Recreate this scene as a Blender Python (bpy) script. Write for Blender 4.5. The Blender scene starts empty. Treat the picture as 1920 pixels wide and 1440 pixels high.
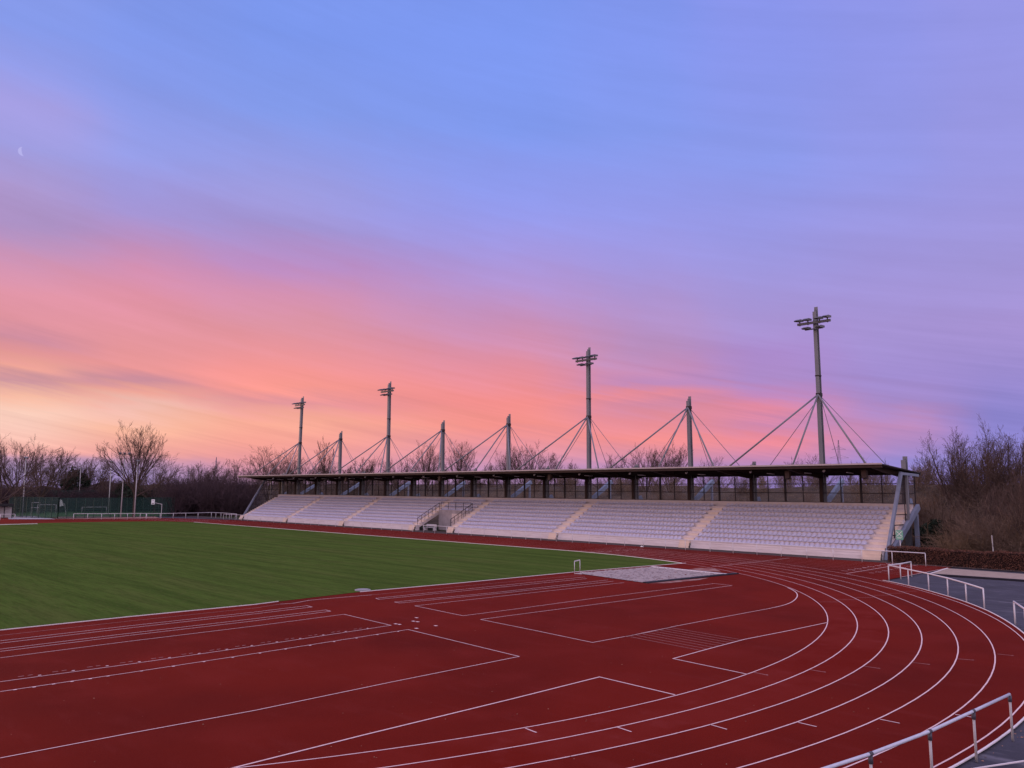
import bpy, math, random
import numpy as np
from mathutils import Vector, Matrix
from mathutils.geometry import tessellate_polygon

S = bpy.context.scene
COL = S.collection
R_ = random.Random(7)

# ------------------------------------------------------------------ camera
FOC, TILT, ROLL, YAW = 1500.0, 0.130570534, 0.00393050536, 0.794632267
CAM = Vector((53.64784959, -22.51133579, 5.88587328))
FW = Vector((-math.sin(YAW)*math.cos(TILT), math.cos(YAW)*math.cos(TILT), math.sin(TILT)))
RT0 = Vector((math.cos(YAW), math.sin(YAW), 0)); UP0 = RT0.cross(FW)
RT = RT0*math.cos(ROLL)+UP0*math.sin(ROLL); UP = -RT0*math.sin(ROLL)+UP0*math.cos(ROLL)
def ray(px, py): return FW+RT*((px-960)/FOC)-UP*((py-720)/FOC)
def onz(px, py, z=0.0):
    d = ray(px, py); return CAM+d*((z-CAM.z)/d.z)
def onax(ax, v, px, py):
    d = ray(px, py); return CAM+d*((v-CAM[ax])/d[ax])
def atd(px, py, D):
    d = ray(px, py); return CAM+d*(D/math.hypot(d.x, d.y))
cd = bpy.data.cameras.new('camera'); cam = bpy.data.objects.new('camera', cd); COL.objects.link(cam)
cam.matrix_world = Matrix(((RT.x, UP.x, -FW.x, CAM.x), (RT.y, UP.y, -FW.y, CAM.y), (RT.z, UP.z, -FW.z, CAM.z), (0, 0, 0, 1)))
cd.sensor_width = 36; cd.lens = FOC/1920*36; cd.clip_start = .1; cd.clip_end = 30000
S.camera = cam
S.view_settings.view_transform = 'Standard'; S.view_settings.look = 'None'
S.view_settings.exposure = 0; S.view_settings.gamma = 1

# ------------------------------------------------------------------ helpers
def lin(r, g, b):
    f = lambda c: c/12.92 if c <= .04045 else ((c+.055)/1.055)**2.4
    return (f(r/255), f(g/255), f(b/255), 1)
ORG = {}
class MB:
    def __init__(s): s.v = []; s.f = []
    def add(s, vs, fs):
        n = len(s.v); s.v += [tuple(v) for v in vs]; s.f += [tuple(i+n for i in f) for f in fs]; return s
    def box(s, x0, x1, y0, y1, z0, z1):
        return s.add([(x0,y0,z0),(x1,y0,z0),(x1,y1,z0),(x0,y1,z0),(x0,y0,z1),(x1,y0,z1),(x1,y1,z1),(x0,y1,z1)],
                     [(3,2,1,0),(4,5,6,7),(0,1,5,4),(1,2,6,5),(2,3,7,6),(3,0,4,7)])
    def beam(s, p0, p1, w, h, side=None, w1=None, h1=None):
        p0 = Vector(p0); p1 = Vector(p1); d = (p1-p0).normalized()
        a = Vector(side) if side is not None else (Vector((0,0,1)) if abs(d.z) < .9 else Vector((1,0,0)))
        u = d.cross(a).normalized(); t = u.cross(d).normalized()
        w1 = w if w1 is None else w1; h1 = h if h1 is None else h1
        vs = []
        for p, ww, hh in ((p0, w, h), (p1, w1, h1)):
            for a_, b_ in ((-1,-1),(1,-1),(1,1),(-1,1)): vs.append(p+u*(a_*ww/2)+t*(b_*hh/2))
        return s.add(vs, [(3,2,1,0),(4,5,6,7),(0,1,5,4),(1,2,6,5),(2,3,7,6),(3,0,4,7)])
    def tube(s, pts, r, n=8, r1=None, cap=True):
        pts = [Vector(p) for p in pts]; m = len(pts); vs = []; u = None
        for i, p in enumerate(pts):
            d = ((pts[min(i+1, m-1)]-pts[max(i-1, 0)])).normalized()
            if u is None:
                a = Vector((0,0,1)) if abs(d.z) < .9 else Vector((1,0,0)); u = d.cross(a).normalized()
            else: u = (u-d*u.dot(d)).normalized()
            t = d.cross(u); rr = r if r1 is None else r+(r1-r)*i/(m-1)
            for k in range(n):
                c = 2*math.pi*k/n; vs.append(p+u*(rr*math.cos(c))+t*(rr*math.sin(c)))
        fs = []
        for i in range(m-1):
            for k in range(n):
                k2 = (k+1) % n; fs.append((i*n+k, i*n+k2, (i+1)*n+k2, (i+1)*n+k))
        if cap: fs += [tuple(range(n-1, -1, -1)), tuple((m-1)*n+k for k in range(n))]
        return s.add(vs, fs)
    def prism(s, poly, ax, a, b):
        # poly: 2-D outline; ax: extrusion axis
        def mk(p, q): return (q, p[0], p[1]) if ax == 0 else ((p[0], q, p[1]) if ax == 1 else (p[0], p[1], q))
        n = len(poly); vs = [mk(p, a) for p in poly]+[mk(p, b) for p in poly]
        tr = tessellate_polygon([[Vector((p[0], p[1], 0)) for p in poly]])
        fs = [tuple(t) for t in tr]+[tuple(i+n for i in t[::-1]) for t in tr]
        fs += [(i, (i+1) % n, (i+1) % n+n, i+n) for i in range(n)]
        return s.add(vs, fs)
    def sheet(s, poly, z):
        tr = tessellate_polygon([[Vector((p[0], p[1], 0)) for p in poly]])
        out = []
        for t in tr:
            a, b, c = (poly[i] for i in t)
            cr = (b[0]-a[0])*(c[1]-a[1])-(b[1]-a[1])*(c[0]-a[0])
            out.append(tuple(t) if cr > 0 else tuple(t[::-1]))
        return s.add([(p[0], p[1], z) for p in poly], out)
    def strip(s, pts, w, z, closed=False):
        P = [Vector((p[0], p[1], 0)) for p in pts]; n = len(P); vs = []
        for i, p in enumerate(P):
            a = P[i-1] if (i or closed) else P[i]; b = P[(i+1) % n] if (i < n-1 or closed) else P[i]
            t0 = (p-a).normalized() if (p-a).length > 1e-9 else (b-p).normalized()
            t1 = (b-p).normalized() if (b-p).length > 1e-9 else t0
            t = (t0+t1); t = t.normalized() if t.length > 1e-6 else t0
            nr = Vector((-t.y, t.x, 0)); k = w/2/max(.5, nr.dot(Vector((-t0.y, t0.x, 0))))
            vs += [(p.x+nr.x*k, p.y+nr.y*k, z), (p.x-nr.x*k, p.y-nr.y*k, z)]
        m = n if closed else n-1
        return s.add(vs, [(2*i, 2*i+1, 2*((i+1) % n)+1, 2*((i+1) % n)) for i in range(m)])
    def build(s, name, mat, parent=None, smooth=False, org=None):
        o0 = ORG[parent.name] if parent is not None else Vector(org if org is not None else (0,0,0))
        me = bpy.data.meshes.new(name)
        me.from_pydata([(v[0]-o0.x, v[1]-o0.y, v[2]-o0.z) for v in s.v], [], s.f); me.update()
        if smooth: me.shade_smooth()
        return link(name, me, mat, parent, o0)
def link(name, me, mat, parent, o0):
    o = bpy.data.objects.new(name, me); COL.objects.link(o)
    for m in (mat if isinstance(mat, (list, tuple)) else [mat]): me.materials.append(m)
    if parent is not None: o.parent = parent
    else: o.location = o0
    ORG[o.name] = Vector(o0)
    return o
def tag(o, label=None, cat=None, group=None, kind=None):
    if label: o['label'] = label
    if cat: o['category'] = cat
    if group: o['group'] = group
    if kind: o['kind'] = kind
    return o
def thing(name, label, cat, loc, group=None):
    o = bpy.data.objects.new(name, None); COL.objects.link(o); o.location = loc; o.empty_display_size = .3
    ORG[o.name] = Vector(loc); return tag(o, label, cat, group)
def struct(o): o['kind'] = 'structure'; return o
def stuff(o): o['kind'] = 'stuff'; return o
def dup(root, loc, rz=None, scale=None, label=None, group=None):
    r = root.copy(); COL.objects.link(r); r.location = loc
    if rz is not None: r.rotation_euler = (0, 0, rz)
    if scale is not None: r.scale = scale
    if label: r['label'] = label
    if group: r['group'] = group
    for ch in root.children:
        c = ch.copy(); COL.objects.link(c); c.parent = r
        for g in ch.children:
            d = g.copy(); COL.objects.link(d); d.parent = c
    return r
def fast_mesh(name, V, Fq):
    me = bpy.data.meshes.new(name); V = np.asarray(V, np.float32); Fq = np.asarray(Fq, np.int32)
    k = Fq.shape[1]
    me.vertices.add(len(V)); me.vertices.foreach_set('co', V.ravel())
    me.loops.add(Fq.size); me.loops.foreach_set('vertex_index', Fq.ravel())
    me.polygons.add(len(Fq)); me.polygons.foreach_set('loop_start', np.arange(0, Fq.size, k, dtype=np.int32))
    me.update(calc_edges=True); return me

# ------------------------------------------------------------------ materials
def mat(name, col, rough=.8, spec=.3, var=0.0, scale=1.0, bump=0.0, bscale=None, metal=0.0, col2=None, aniso=None, detail=4, thr=None):
    m = bpy.data.materials.new(name); m.use_nodes = True; nt = m.node_tree; b = nt.nodes['Principled BSDF']
    c = col if len(col) == 4 else (*col, 1)
    b.inputs['Base Color'].default_value = c; b.inputs['Roughness'].default_value = rough
    b.inputs['Specular IOR Level'].default_value = spec; b.inputs['Metallic'].default_value = metal
    if var or col2 or bump:
        tc = nt.nodes.new('ShaderNodeTexCoord'); src = tc.outputs['Object']
        if aniso:
            mp = nt.nodes.new('ShaderNodeMapping'); mp.inputs['Scale'].default_value = aniso[:3]
            if len(aniso) > 3: mp.inputs['Rotation'].default_value = (0, 0, aniso[3])
            nt.links.new(src, mp.inputs['Vector']); src = mp.outputs[0]
    if var or col2:
        n = nt.nodes.new('ShaderNodeTexNoise'); n.inputs['Scale'].default_value = scale; n.inputs['Detail'].default_value = detail
        nt.links.new(src, n.inputs['Vector'])
        r = nt.nodes.new('ShaderNodeValToRGB')
        lo, hi = thr or (.32, .68)
        r.color_ramp.elements[0].position = lo; r.color_ramp.elements[1].position = hi
        r.color_ramp.elements[0].color = tuple(x*(1-var) for x in c[:3])+(1,)
        r.color_ramp.elements[1].color = col2 if col2 else tuple(x*(1+var) for x in c[:3])+(1,)
        nt.links.new(n.outputs['Fac'], r.inputs['Fac']); nt.links.new(r.outputs['Color'], b.inputs['Base Color'])
    if bump:
        n2 = nt.nodes.new('ShaderNodeTexNoise'); n2.inputs['Scale'].default_value = bscale or scale*4; n2.inputs['Detail'].default_value = 3
        nt.links.new(src, n2.inputs['Vector'])
        bp = nt.nodes.new('ShaderNodeBump'); bp.inputs['Strength'].default_value = bump; bp.inputs['Distance'].default_value = .02
        nt.links.new(n2.outputs['Fac'], bp.inputs['Height']); nt.links.new(bp.outputs['Normal'], b.inputs['Normal'])
    return m
def layered(name, base, layers, rough=.9, spec=.2, bump=0, bscale=60, sheen=0, tint=(1,1,1)):
    """base colour with noise layers [(colour, scale, lo, hi, amount, mapping)]"""
    m = bpy.data.materials.new(name); m.use_nodes = True; nt = m.node_tree; b = nt.nodes['Principled BSDF']
    b.inputs['Roughness'].default_value = rough; b.inputs['Specular IOR Level'].default_value = spec
    if sheen:
        b.inputs['Sheen Weight'].default_value = sheen; b.inputs['Sheen Roughness'].default_value = .45; b.inputs['Sheen Tint'].default_value = (*tint, 1)
    tc = nt.nodes.new('ShaderNodeTexCoord')
    cur = nt.nodes.new('ShaderNodeRGB'); cur.outputs[0].default_value = (*base[:3], 1); cur = cur.outputs[0]
    for col, sc, lo, hi, amt, mp_ in layers:
        src = tc.outputs['Object']
        if mp_:
            mp = nt.nodes.new('ShaderNodeMapping'); mp.inputs['Scale'].default_value = mp_[:3]; mp.inputs['Rotation'].default_value = (0, 0, mp_[3])
            nt.links.new(src, mp.inputs['Vector']); src = mp.outputs[0]
        n = nt.nodes.new('ShaderNodeTexNoise'); n.inputs['Scale'].default_value = sc; n.inputs['Detail'].default_value = 5
        nt.links.new(src, n.inputs['Vector'])
        mr = nt.nodes.new('ShaderNodeMapRange'); mr.inputs['From Min'].default_value = lo; mr.inputs['From Max'].default_value = hi
        mr.inputs['To Max'].default_value = amt; nt.links.new(n.outputs['Fac'], mr.inputs['Value'])
        mx = nt.nodes.new('ShaderNodeMix'); mx.data_type = 'RGBA'
        nt.links.new(mr.outputs[0], mx.inputs['Factor']); nt.links.new(cur, mx.inputs['A']); mx.inputs['B'].default_value = (*col[:3], 1)
        cur = mx.outputs['Result']
    nt.links.new(cur, b.inputs['Base Color'])
    if bump:
        n2 = nt.nodes.new('ShaderNodeTexNoise'); n2.inputs['Scale'].default_value = bscale; n2.inputs['Detail'].default_value = 3
        nt.links.new(tc.outputs['Object'], n2.inputs['Vector'])
        bp = nt.nodes.new('ShaderNodeBump'); bp.inputs['Strength'].default_value = bump; bp.inputs['Distance'].default_value = .01
        nt.links.new(n2.outputs['Fac'], bp.inputs['Height']); nt.links.new(bp.outputs['Normal'], b.inputs['Normal'])
    return m
def emis(name, col, st=1):
    m = bpy.data.materials.new(name); m.use_nodes = True; nt = m.node_tree; nt.nodes.remove(nt.nodes['Principled BSDF'])
    e = nt.nodes.new('ShaderNodeEmission'); e.inputs['Color'].default_value = (*col[:3], 1); e.inputs['Strength'].default_value = st
    nt.links.new(e.outputs[0], nt.nodes['Material Output'].inputs['Surface']); return m
def seethrough(name, col, clear, rough=.05, wave=None):
    m = bpy.data.materials.new(name); m.use_nodes = True; nt = m.node_tree; b = nt.nodes['Principled BSDF']
    b.inputs['Base Color'].default_value = (*col[:3], 1); b.inputs['Roughness'].default_value = rough
    t = nt.nodes.new('ShaderNodeBsdfTransparent'); mx = nt.nodes.new('ShaderNodeMixShader'); mx.inputs[0].default_value = clear
    nt.links.new(b.outputs[0], mx.inputs[1]); nt.links.new(t.outputs[0], mx.inputs[2])
    nt.links.new(mx.outputs[0], nt.nodes['Material Output'].inputs['Surface']); return m

M = {}
M['track'] = layered('red_track', (.146, .0096, .0048), [((.102, .0066, .0040), .12, .40, .66, .9, None), ((.175, .0155, .0115), .34, .5, .78, .6, None),
                     ((.16, .020, .017), 1.3, .56, .8, .45, (.3, 1.2, 1, .3)), ((.07, .0045, .004), 24, .5, .75, .55, None), ((.26, .035, .03), 55, .6, .8, .5, None)], .95, .03, .5, 90, .02, (.95, .35, .30))
M['grass'] = layered('mown_grass', (.062, .108, .019), [((.030, .062, .010), .8, .42, .66, .75, (.07, 1.25, 1, .03)), ((.092, .106, .030), .5, .48, .75, .6, (.10, .7, 1, -.04)),
                     ((.034, .052, .010), 4.2, .45, .7, .65, (.10, 1, 1, .02)), ((.10, .112, .034), 9, .52, .75, .5, (.2, 1, 1, 0)), ((.028, .044, .009), 38, .52, .75, .5, None)], .95, .0, .6, 60, .03, (.62, .66, .36))
M['rough_grass'] = layered('rough_grass', (.055, .06, .028), [((.035, .045, .02), .3, .4, .7, .8, None), ((.09, .075, .045), 1.2, .5, .75, .6, None)], .95, .1, .5, 20)
M['asphalt'] = layered('asphalt', (.058, .055, .074), [((.036, .035, .046), .45, .4, .66, .8, None), ((.20, .19, .22), .9, .60, .72, .55, (.22, 1.5, 1, .95)), ((.15, .14, .16), 2.6, .58, .7, .5, (.3, 1.2, 1, .8)),
                     ((.14, .14, .15), 60, .6, .75, .4, None), ((.026, .026, .033), 4, .55, .75, .6, None)], .85, .25, .4, 80)
M['line'] = layered('line_paint', (.74, .54, .53), [((.46, .26, .25), 5, .5, .75, .5, None), ((.40, .22, .22), 45, .55, .75, .45, None)], .8, .2)
M['faint'] = layered('worn_line_paint', (.42, .20, .19), [((.28, .09, .085), 6, .45, .7, .7, None)], .85, .2)
M['kerb'] = layered('white_kerb', (.72, .66, .66), [((.45, .40, .38), 3, .5, .75, .5, None)], .6, .3)
M['sand'] = layered('pit_sand', (.36, .30, .285), [((.20, .155, .15), 2.6, .5, .62, .85, None), ((.50, .43, .41), 9, .55, .75, .6, None), ((.17, .12, .12), 7, .64, .74, .7, None)], .95, .1, 1.0, 9)
M['mat_black'] = mat('black_rubber', (.016, .014, .022), .8, .3, .3, 3)
M['step'] = layered('pale_stair_concrete', (.72, .58, .47), [((.58, .46, .37), 1.3, .45, .7, .5, None), ((.78, .64, .54), 9, .5, .75, .4, None)], .85, .25, .2, 30)
M['concrete'] = layered('precast_concrete', (.62, .53, .52), [((.50, .43, .42), 1.3, .45, .7, .5, None), ((.69, .59, .57), 9, .5, .75, .4, None), ((.25, .19, .17), .5, .62, .8, .35, (.3, 3, 1, 0))], .85, .25, .2, 30)
M['plinth'] = layered('plinth_concrete', (.70, .63, .62), [((.54, .46, .45), 1.2, .45, .7, .5, (.5, 1, 3, 0)), ((.3, .24, .22), .8, .6, .8, .45, (.5, 1, 4, 0))], .85, .25, .2, 30)
M['seat'] = layered('lilac_seat_plastic', (.51, .49, .61), [((.40, .385, .49), 2.7, .42, .68, .7, None)], .5, .35)
M['steel_blue'] = layered('blue_grey_steel', (.20, .225, .30), [((.14, .16, .22), 1.5, .45, .7, .6, None)], .55, .4)
M['mast'] = layered('grey_steel', (.185, .183, .20), [((.125, .123, .14), .8, .45, .7, .6, (1, 1, .4, 0))], .55, .4)
M['strut'] = mat('pale_blue_steel', (.20, .25, .35), .55, .4, .15, 1.5)
M['dark_wood'] = layered('dark_stained_timber', (.040, .019, .015), [((.022, .011, .01), 2, .4, .7, .7, None)], .7, .3)
M['dark_steel'] = mat('dark_brown_steel', (.022, .014, .015), .6, .35, .2, 2)
M['roof'] = layered('roof_deck', (.030, .021, .021), [((.02, .015, .016), 1.5, .4, .7, .7, None)], .8, .3)
M['fascia'] = layered('roof_edge_trim', (.46, .38, .37), [((.34, .28, .27), 1.5, .45, .7, .5, None)], .5, .4)
M['cable'] = mat('steel_rod', (.16, .16, .2), .5, .4)
M['white_metal'] = layered('white_painted_tube', (.63, .60, .62), [((.46, .43, .43), 4, .5, .75, .5, None)], .45, .4)
M['galv'] = layered('galvanised_tube', (.52, .54, .62), [((.42, .43, .50), 6, .45, .7, .6, None)], .38, .5)
M['post'] = layered('galvanised_post', (.44, .42, .42), [((.35, .33, .33), 5, .45, .7, .6, None)], .5, .4)
M['clamp'] = mat('dark_clamp', (.06, .055, .07), .5, .4, .3, 20)
M['glass'] = seethrough('clear_screen_glass', (.30, .30, .34), .93, .1)
M['mesh_green'] = seethrough('green_fence_mesh', (.012, .055, .045), .62, .8)
M['green_post'] = mat('green_fence_post', (.012, .045, .037), .6, .3)
M['bark'] = layered('winter_bark', (.085, .058, .048), [((.05, .035, .032), 3, .4, .7, .7, None)], .9, .15)
M['twig'] = mat('bare_twig', (.105, .068, .055), .9, .15, .3, .7)
M['twig_warm'] = mat('bare_twig_warm', (.15, .095, .06), .9, .15, .35, .7)
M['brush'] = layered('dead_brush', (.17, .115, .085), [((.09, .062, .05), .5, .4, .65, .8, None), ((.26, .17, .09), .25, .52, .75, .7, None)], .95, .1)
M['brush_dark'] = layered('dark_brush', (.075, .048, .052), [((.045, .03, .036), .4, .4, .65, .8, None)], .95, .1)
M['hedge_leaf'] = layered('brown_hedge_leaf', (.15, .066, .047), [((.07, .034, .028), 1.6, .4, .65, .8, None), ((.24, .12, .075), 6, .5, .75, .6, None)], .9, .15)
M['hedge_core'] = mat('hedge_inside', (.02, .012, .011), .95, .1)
M['evergreen'] = mat('evergreen_leaf', (.025, .036, .022), .9, .2, .4, 1.2)
M['lamp_white'] = mat('lamp_cover', (.75, .72, .70), .35, .5)
M['lamp_body'] = mat('lamp_housing', (.12, .115, .125), .5, .4, .15, 4)
M['lamp_glass'] = mat('lamp_glass', (.62, .58, .60), .15, .6)
M['sign_green'] = mat('sign_green', (.17, .43, .29), .5, .4, .1, 4)
M['sign_white'] = mat('sign_white', (.72, .74, .72), .5, .4)
M['black'] = mat('matt_black', (.012, .012, .014), .7, .3)
M['leaf_litter'] = mat('pale_fallen_leaf', (.30, .16, .11), .9, .1, .6, 8)
M['pale_paving'] = layered('pale_paving', (.40, .39, .42), [((.3, .29, .32), 1, .4, .7, .6, None)], .85, .2)
M['pink_path'] = layered('gravel_path', (.33, .20, .17), [((.25, .15, .13), 1, .4, .7, .6, None)], .9, .2)
M['door'] = mat('white_door', (.62, .50, .46), .6, .3, .08, 2)
M['wallgrey'] = mat('grey_render', (.36, .31, .31), .85, .2, .15, 1.5)
M['pylon'] = mat('pylon_steel', (.19, .165, .22), .7, .3)
M['gravel'] = layered('dark_gravel', (.085, .068, .066), [((.05, .04, .04), 2, .4, .7, .7, None)], .9, .15, .5, 30)

# ------------------------------------------------------------------ sky
W = bpy.data.worlds.new('World'); S.world = W; W.use_nodes = True
SKY_UP, SKY_BACK = .10, .55   # gain added to unseen sky overhead and behind the camera to light the scene
def make_sky():
    nt = W.node_tree; N = nt.nodes; Lk = nt.links
    bg = N['Background']; bg.inputs['Strength'].default_value = 1.0
    tc = N.new('ShaderNodeTexCoord')
    def math_(op, a, b=None, clamp=False):
        n = N.new('ShaderNodeMath'); n.operation = op; n.use_clamp = clamp
        for i, v in enumerate((a, b)):
            if v is None: continue
            if isinstance(v, (int, float)): n.inputs[i].default_value = v
            else: Lk.new(v, n.inputs[i])
        return n.outputs[0]
    def dot(v):
        n = N.new('ShaderNodeVectorMath'); n.operation = 'DOT_PRODUCT'; Lk.new(tc.outputs['Generated'], n.inputs[0]); n.inputs[1].default_value = v
        return n.outputs['Value']
    fh = Vector((FW.x, FW.y, 0)).normalized(); rh = Vector((fh.y, -fh.x, 0))
    dx, dy = dot(rh), dot(fh)
    az = math_('MULTIPLY', math_('ARCTAN2', dx, dy), 180/math.pi)
    el = math_('MULTIPLY', math_('ARCSINE', dot((0, 0, 1))), 180/math.pi)
    tilt_el = math_('ADD', el, math_('MULTIPLY', az, .20))
    def noise(ax, ey, sc, seed, det=4, rough=.55):
        c = N.new('ShaderNodeCombineXYZ'); Lk.new(math_('MULTIPLY', az, ax), c.inputs[0]); Lk.new(math_('MULTIPLY', tilt_el, ey), c.inputs[1]); c.inputs[2].default_value = seed
        n = N.new('ShaderNodeTexNoise'); n.inputs['Scale'].default_value = sc; n.inputs['Detail'].default_value = det; n.inputs['Roughness'].default_value = rough
        Lk.new(c.outputs[0], n.inputs['Vector']); return math_('SUBTRACT', n.outputs['Fac'], .5)
    n1 = noise(.03, .16, 1, 3.1, 5); n2 = noise(.035, .55, 1, 8.7, 6, .6); n3 = noise(.10, .22, 1, 1.3, 5, .6)
    # distort the elevation a little so that the bands break into streaks
    e2 = math_('ADD', el, math_('ADD', math_('MULTIPLY', n1, 2.0), math_('ADD', math_('MULTIPLY', n2, 1.7), math_('MULTIPLY', n3, 1.3))))
    # low cloud bank keeps a crisper outline
    n4 = noise(.022, 1.1, 1, 5.5, 5, .6)
    fade = N.new('ShaderNodeMapRange'); fade.inputs['From Min'].default_value = 14; fade.inputs['From Max'].default_value = 5; Lk.new(el, fade.inputs['Value'])
    n5 = noise(.03, 2.4, 1, 12.5, 6, .65)
    e2 = math_('ADD', e2, math_('MULTIPLY', math_('ADD', math_('MULTIPLY', n4, 1.8), math_('MULTIPLY', n5, 1.2)), fade.outputs[0]))
    low = N.new('ShaderNodeMapRange'); low.inputs['From Min'].default_value = 1.0; low.inputs['From Max'].default_value = 5.0
    Lk.new(el, low.inputs['Value'])
    mx = N.new('ShaderNodeMix'); mx.data_type = 'FLOAT'; Lk.new(low.outputs[0], mx.inputs['Factor'])
    Lk.new(math_('ADD', el, math_('MULTIPLY', n3, 1.1)), mx.inputs['A']); Lk.new(e2, mx.inputs['B']); eo = mx.outputs['Result']
    fac = math_('MULTIPLY', math_('ADD', eo, 2.0), 1/66.0, True)
    ZEN = (214, 200, 236)
    def col_px(px, rows):
        out = []
        for py, c in rows:
            d = ray(px, py); out.append((math.degrees(math.asin(d.z/d.length)), c))
        return out
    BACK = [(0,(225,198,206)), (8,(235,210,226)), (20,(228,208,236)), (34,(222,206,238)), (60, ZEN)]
    cols = [
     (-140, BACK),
     (-75, [(0,(190,150,175)), (3,(255,205,175)), (8,(255,196,168)), (14,(246,178,172)), (20,(220,180,205)), (30,(190,182,228)), (60, ZEN)]),
     (None, 40, [(912,(150,132,182)), (880,(168,146,190)), (858,(196,154,184)), (846,(236,170,165)), (825,(246,190,177)), (790,(248,201,186)), (768,(252,208,190)), (745,(250,190,166)), (718,(206,150,162)), (690,(242,168,154)), (660,(226,150,152)), (628,(204,140,158)), (590,(224,148,160)), (545,(226,150,168)), (500,(212,148,178)), (450,(188,146,190)), (420,(172,145,196)), (350,(172,152,208)), (284,(162,160,228)), (200,(164,158,226)), (110,(145,156,232)), (40,(134,154,234)), (-120,(134,154,234))]),
     (None, 250, [(912,(150,132,184)), (882,(166,146,194)), (862,(182,148,184)), (848,(238,165,160)), (825,(246,176,160)), (800,(252,188,162)), (765,(245,192,180)), (738,(240,166,152)), (715,(202,142,158)), (680,(232,150,150)), (620,(226,148,156)), (560,(226,148,168)), (500,(212,144,178)), (450,(186,145,196)), (400,(166,150,214)), (284,(150,158,232)), (150,(134,154,234)), (40,(128,152,235)), (-120,(128,152,235))]),
     (None, 500, [(912,(168,138,178)), (885,(206,146,170)), (860,(236,156,158)), (830,(248,165,152)), (800,(252,175,154)), (775,(243,166,156)), (755,(226,150,156)), (720,(248,154,144)), (690,(246,152,148)), (650,(234,149,154)), (600,(222,149,166)), (550,(214,146,178)), (500,(190,142,196)), (430,(164,150,214)), (350,(158,156,224)), (200,(132,155,235)), (50,(124,151,236)), (-120,(124,151,236))]),
     (None, 960, [(912,(176,140,190)), (880,(196,146,184)), (850,(226,150,166)), (800,(246,148,142)), (750,(244,144,142)), (700,(232,144,157)), (660,(220,144,168)), (600,(200,145,188)), (540,(182,149,210)), (480,(166,151,222)), (400,(150,155,236)), (250,(130,155,240)), (50,(125,152,240)), (-120,(125,152,240))]),
     (None, 1225, [(912,(164,134,194)), (882,(180,140,190)), (850,(222,146,164)), (820,(244,145,144)), (790,(230,142,155)), (762,(212,140,168)), (745,(232,142,156)), (722,(192,140,190)), (695,(198,141,184)), (660,(186,144,193)), (600,(180,148,205)), (500,(162,151,222)), (400,(150,155,235)), (250,(134,155,238)), (50,(130,151,238)), (-120,(130,151,238))]),
     (None, 1440, [(912,(150,130,196)), (880,(170,136,194)), (850,(214,140,172)), (826,(240,140,152)), (800,(206,138,178)), (770,(232,140,162)), (745,(196,138,190)), (715,(174,140,202)), (660,(172,140,206)), (600,(168,148,212)), (500,(158,151,222)), (420,(152,153,230)), (300,(141,155,236)), (50,(138,150,236)), (-120,(138,150,236))]),
     (None, 1690, [(912,(146,132,202)), (865,(150,138,208)), (835,(176,140,198)), (802,(192,140,188)), (765,(166,140,204)), (700,(160,140,207)), (600,(166,147,212)), (480,(160,150,220)), (300,(148,153,231)), (50,(143,150,232)), (-120,(143,150,232))]),
     (None, 1880, [(912,(142,132,204)), (870,(146,135,206)), (840,(142,134,208)), (790,(140,132,204)), (720,(150,136,205)), (660,(160,142,208)), (600,(166,146,211)), (500,(162,150,217)), (400,(158,151,222)), (300,(154,152,226)), (50,(149,151,229)), (-120,(149,151,229))]),
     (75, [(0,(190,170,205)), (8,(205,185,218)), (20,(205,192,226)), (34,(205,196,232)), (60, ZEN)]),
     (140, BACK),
    ]
    cur = None; prev_az = None
    for it in cols:
        if it[0] is None:
            stops = col_px(it[1], it[2])+[(60, ZEN)]; d = ray(it[1], 720)
            a = math.degrees(math.atan2(d.dot(rh), d.dot(fh)))
        else: a, stops = it
        r = N.new('ShaderNodeValToRGB'); cr = r.color_ramp; cr.interpolation = 'LINEAR'
        stops = sorted(stops)
        for i, (e, c) in enumerate(stops):
            pos = min(1, max(0, (e+2)/66))
            el_ = cr.elements[i] if i < 2 else cr.elements.new(pos)
            el_.position = pos; el_.color = lin(*c)
        Lk.new(fac, r.inputs['Fac'])
        if cur is None: cur = r.outputs['Color']
        else:
            mr = N.new('ShaderNodeMapRange'); mr.interpolation_type = 'SMOOTHSTEP'
            mr.inputs['From Min'].default_value = prev_az; mr.inputs['From Max'].default_value = a
            Lk.new(math_('ADD', az, math_('MULTIPLY', n3, 5)), mr.inputs['Value'])
            m2 = N.new('ShaderNodeMix'); m2.data_type = 'RGBA'; Lk.new(mr.outputs[0], m2.inputs['Factor'])
            Lk.new(cur, m2.inputs['A']); Lk.new(r.outputs['Color'], m2.inputs['B']); cur = m2.outputs['Result']
        prev_az = a
    # faint brightness texture of the thin cloud
    br = math_('ADD', math_('ADD', math_('MULTIPLY', n2, .20), math_('ADD', math_('MULTIPLY', n3, .12), math_('MULTIPLY', math_('ADD', math_('MULTIPLY', n4, .30), math_('MULTIPLY', n5, .22)), fade.outputs[0]))), 1.0)
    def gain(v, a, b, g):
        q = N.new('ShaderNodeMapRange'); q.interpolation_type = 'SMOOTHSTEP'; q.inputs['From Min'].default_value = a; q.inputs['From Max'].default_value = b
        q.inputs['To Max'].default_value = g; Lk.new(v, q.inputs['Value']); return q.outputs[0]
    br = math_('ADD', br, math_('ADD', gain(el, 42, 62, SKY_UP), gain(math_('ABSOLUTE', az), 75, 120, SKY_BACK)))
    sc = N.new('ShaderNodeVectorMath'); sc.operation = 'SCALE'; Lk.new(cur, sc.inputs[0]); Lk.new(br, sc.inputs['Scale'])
    # below the horizon: dull ground colour
    gm = N.new('ShaderNodeMapRange'); gm.inputs['From Min'].default_value = -2.5; gm.inputs['From Max'].default_value = -.4; Lk.new(el, gm.inputs['Value'])
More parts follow.
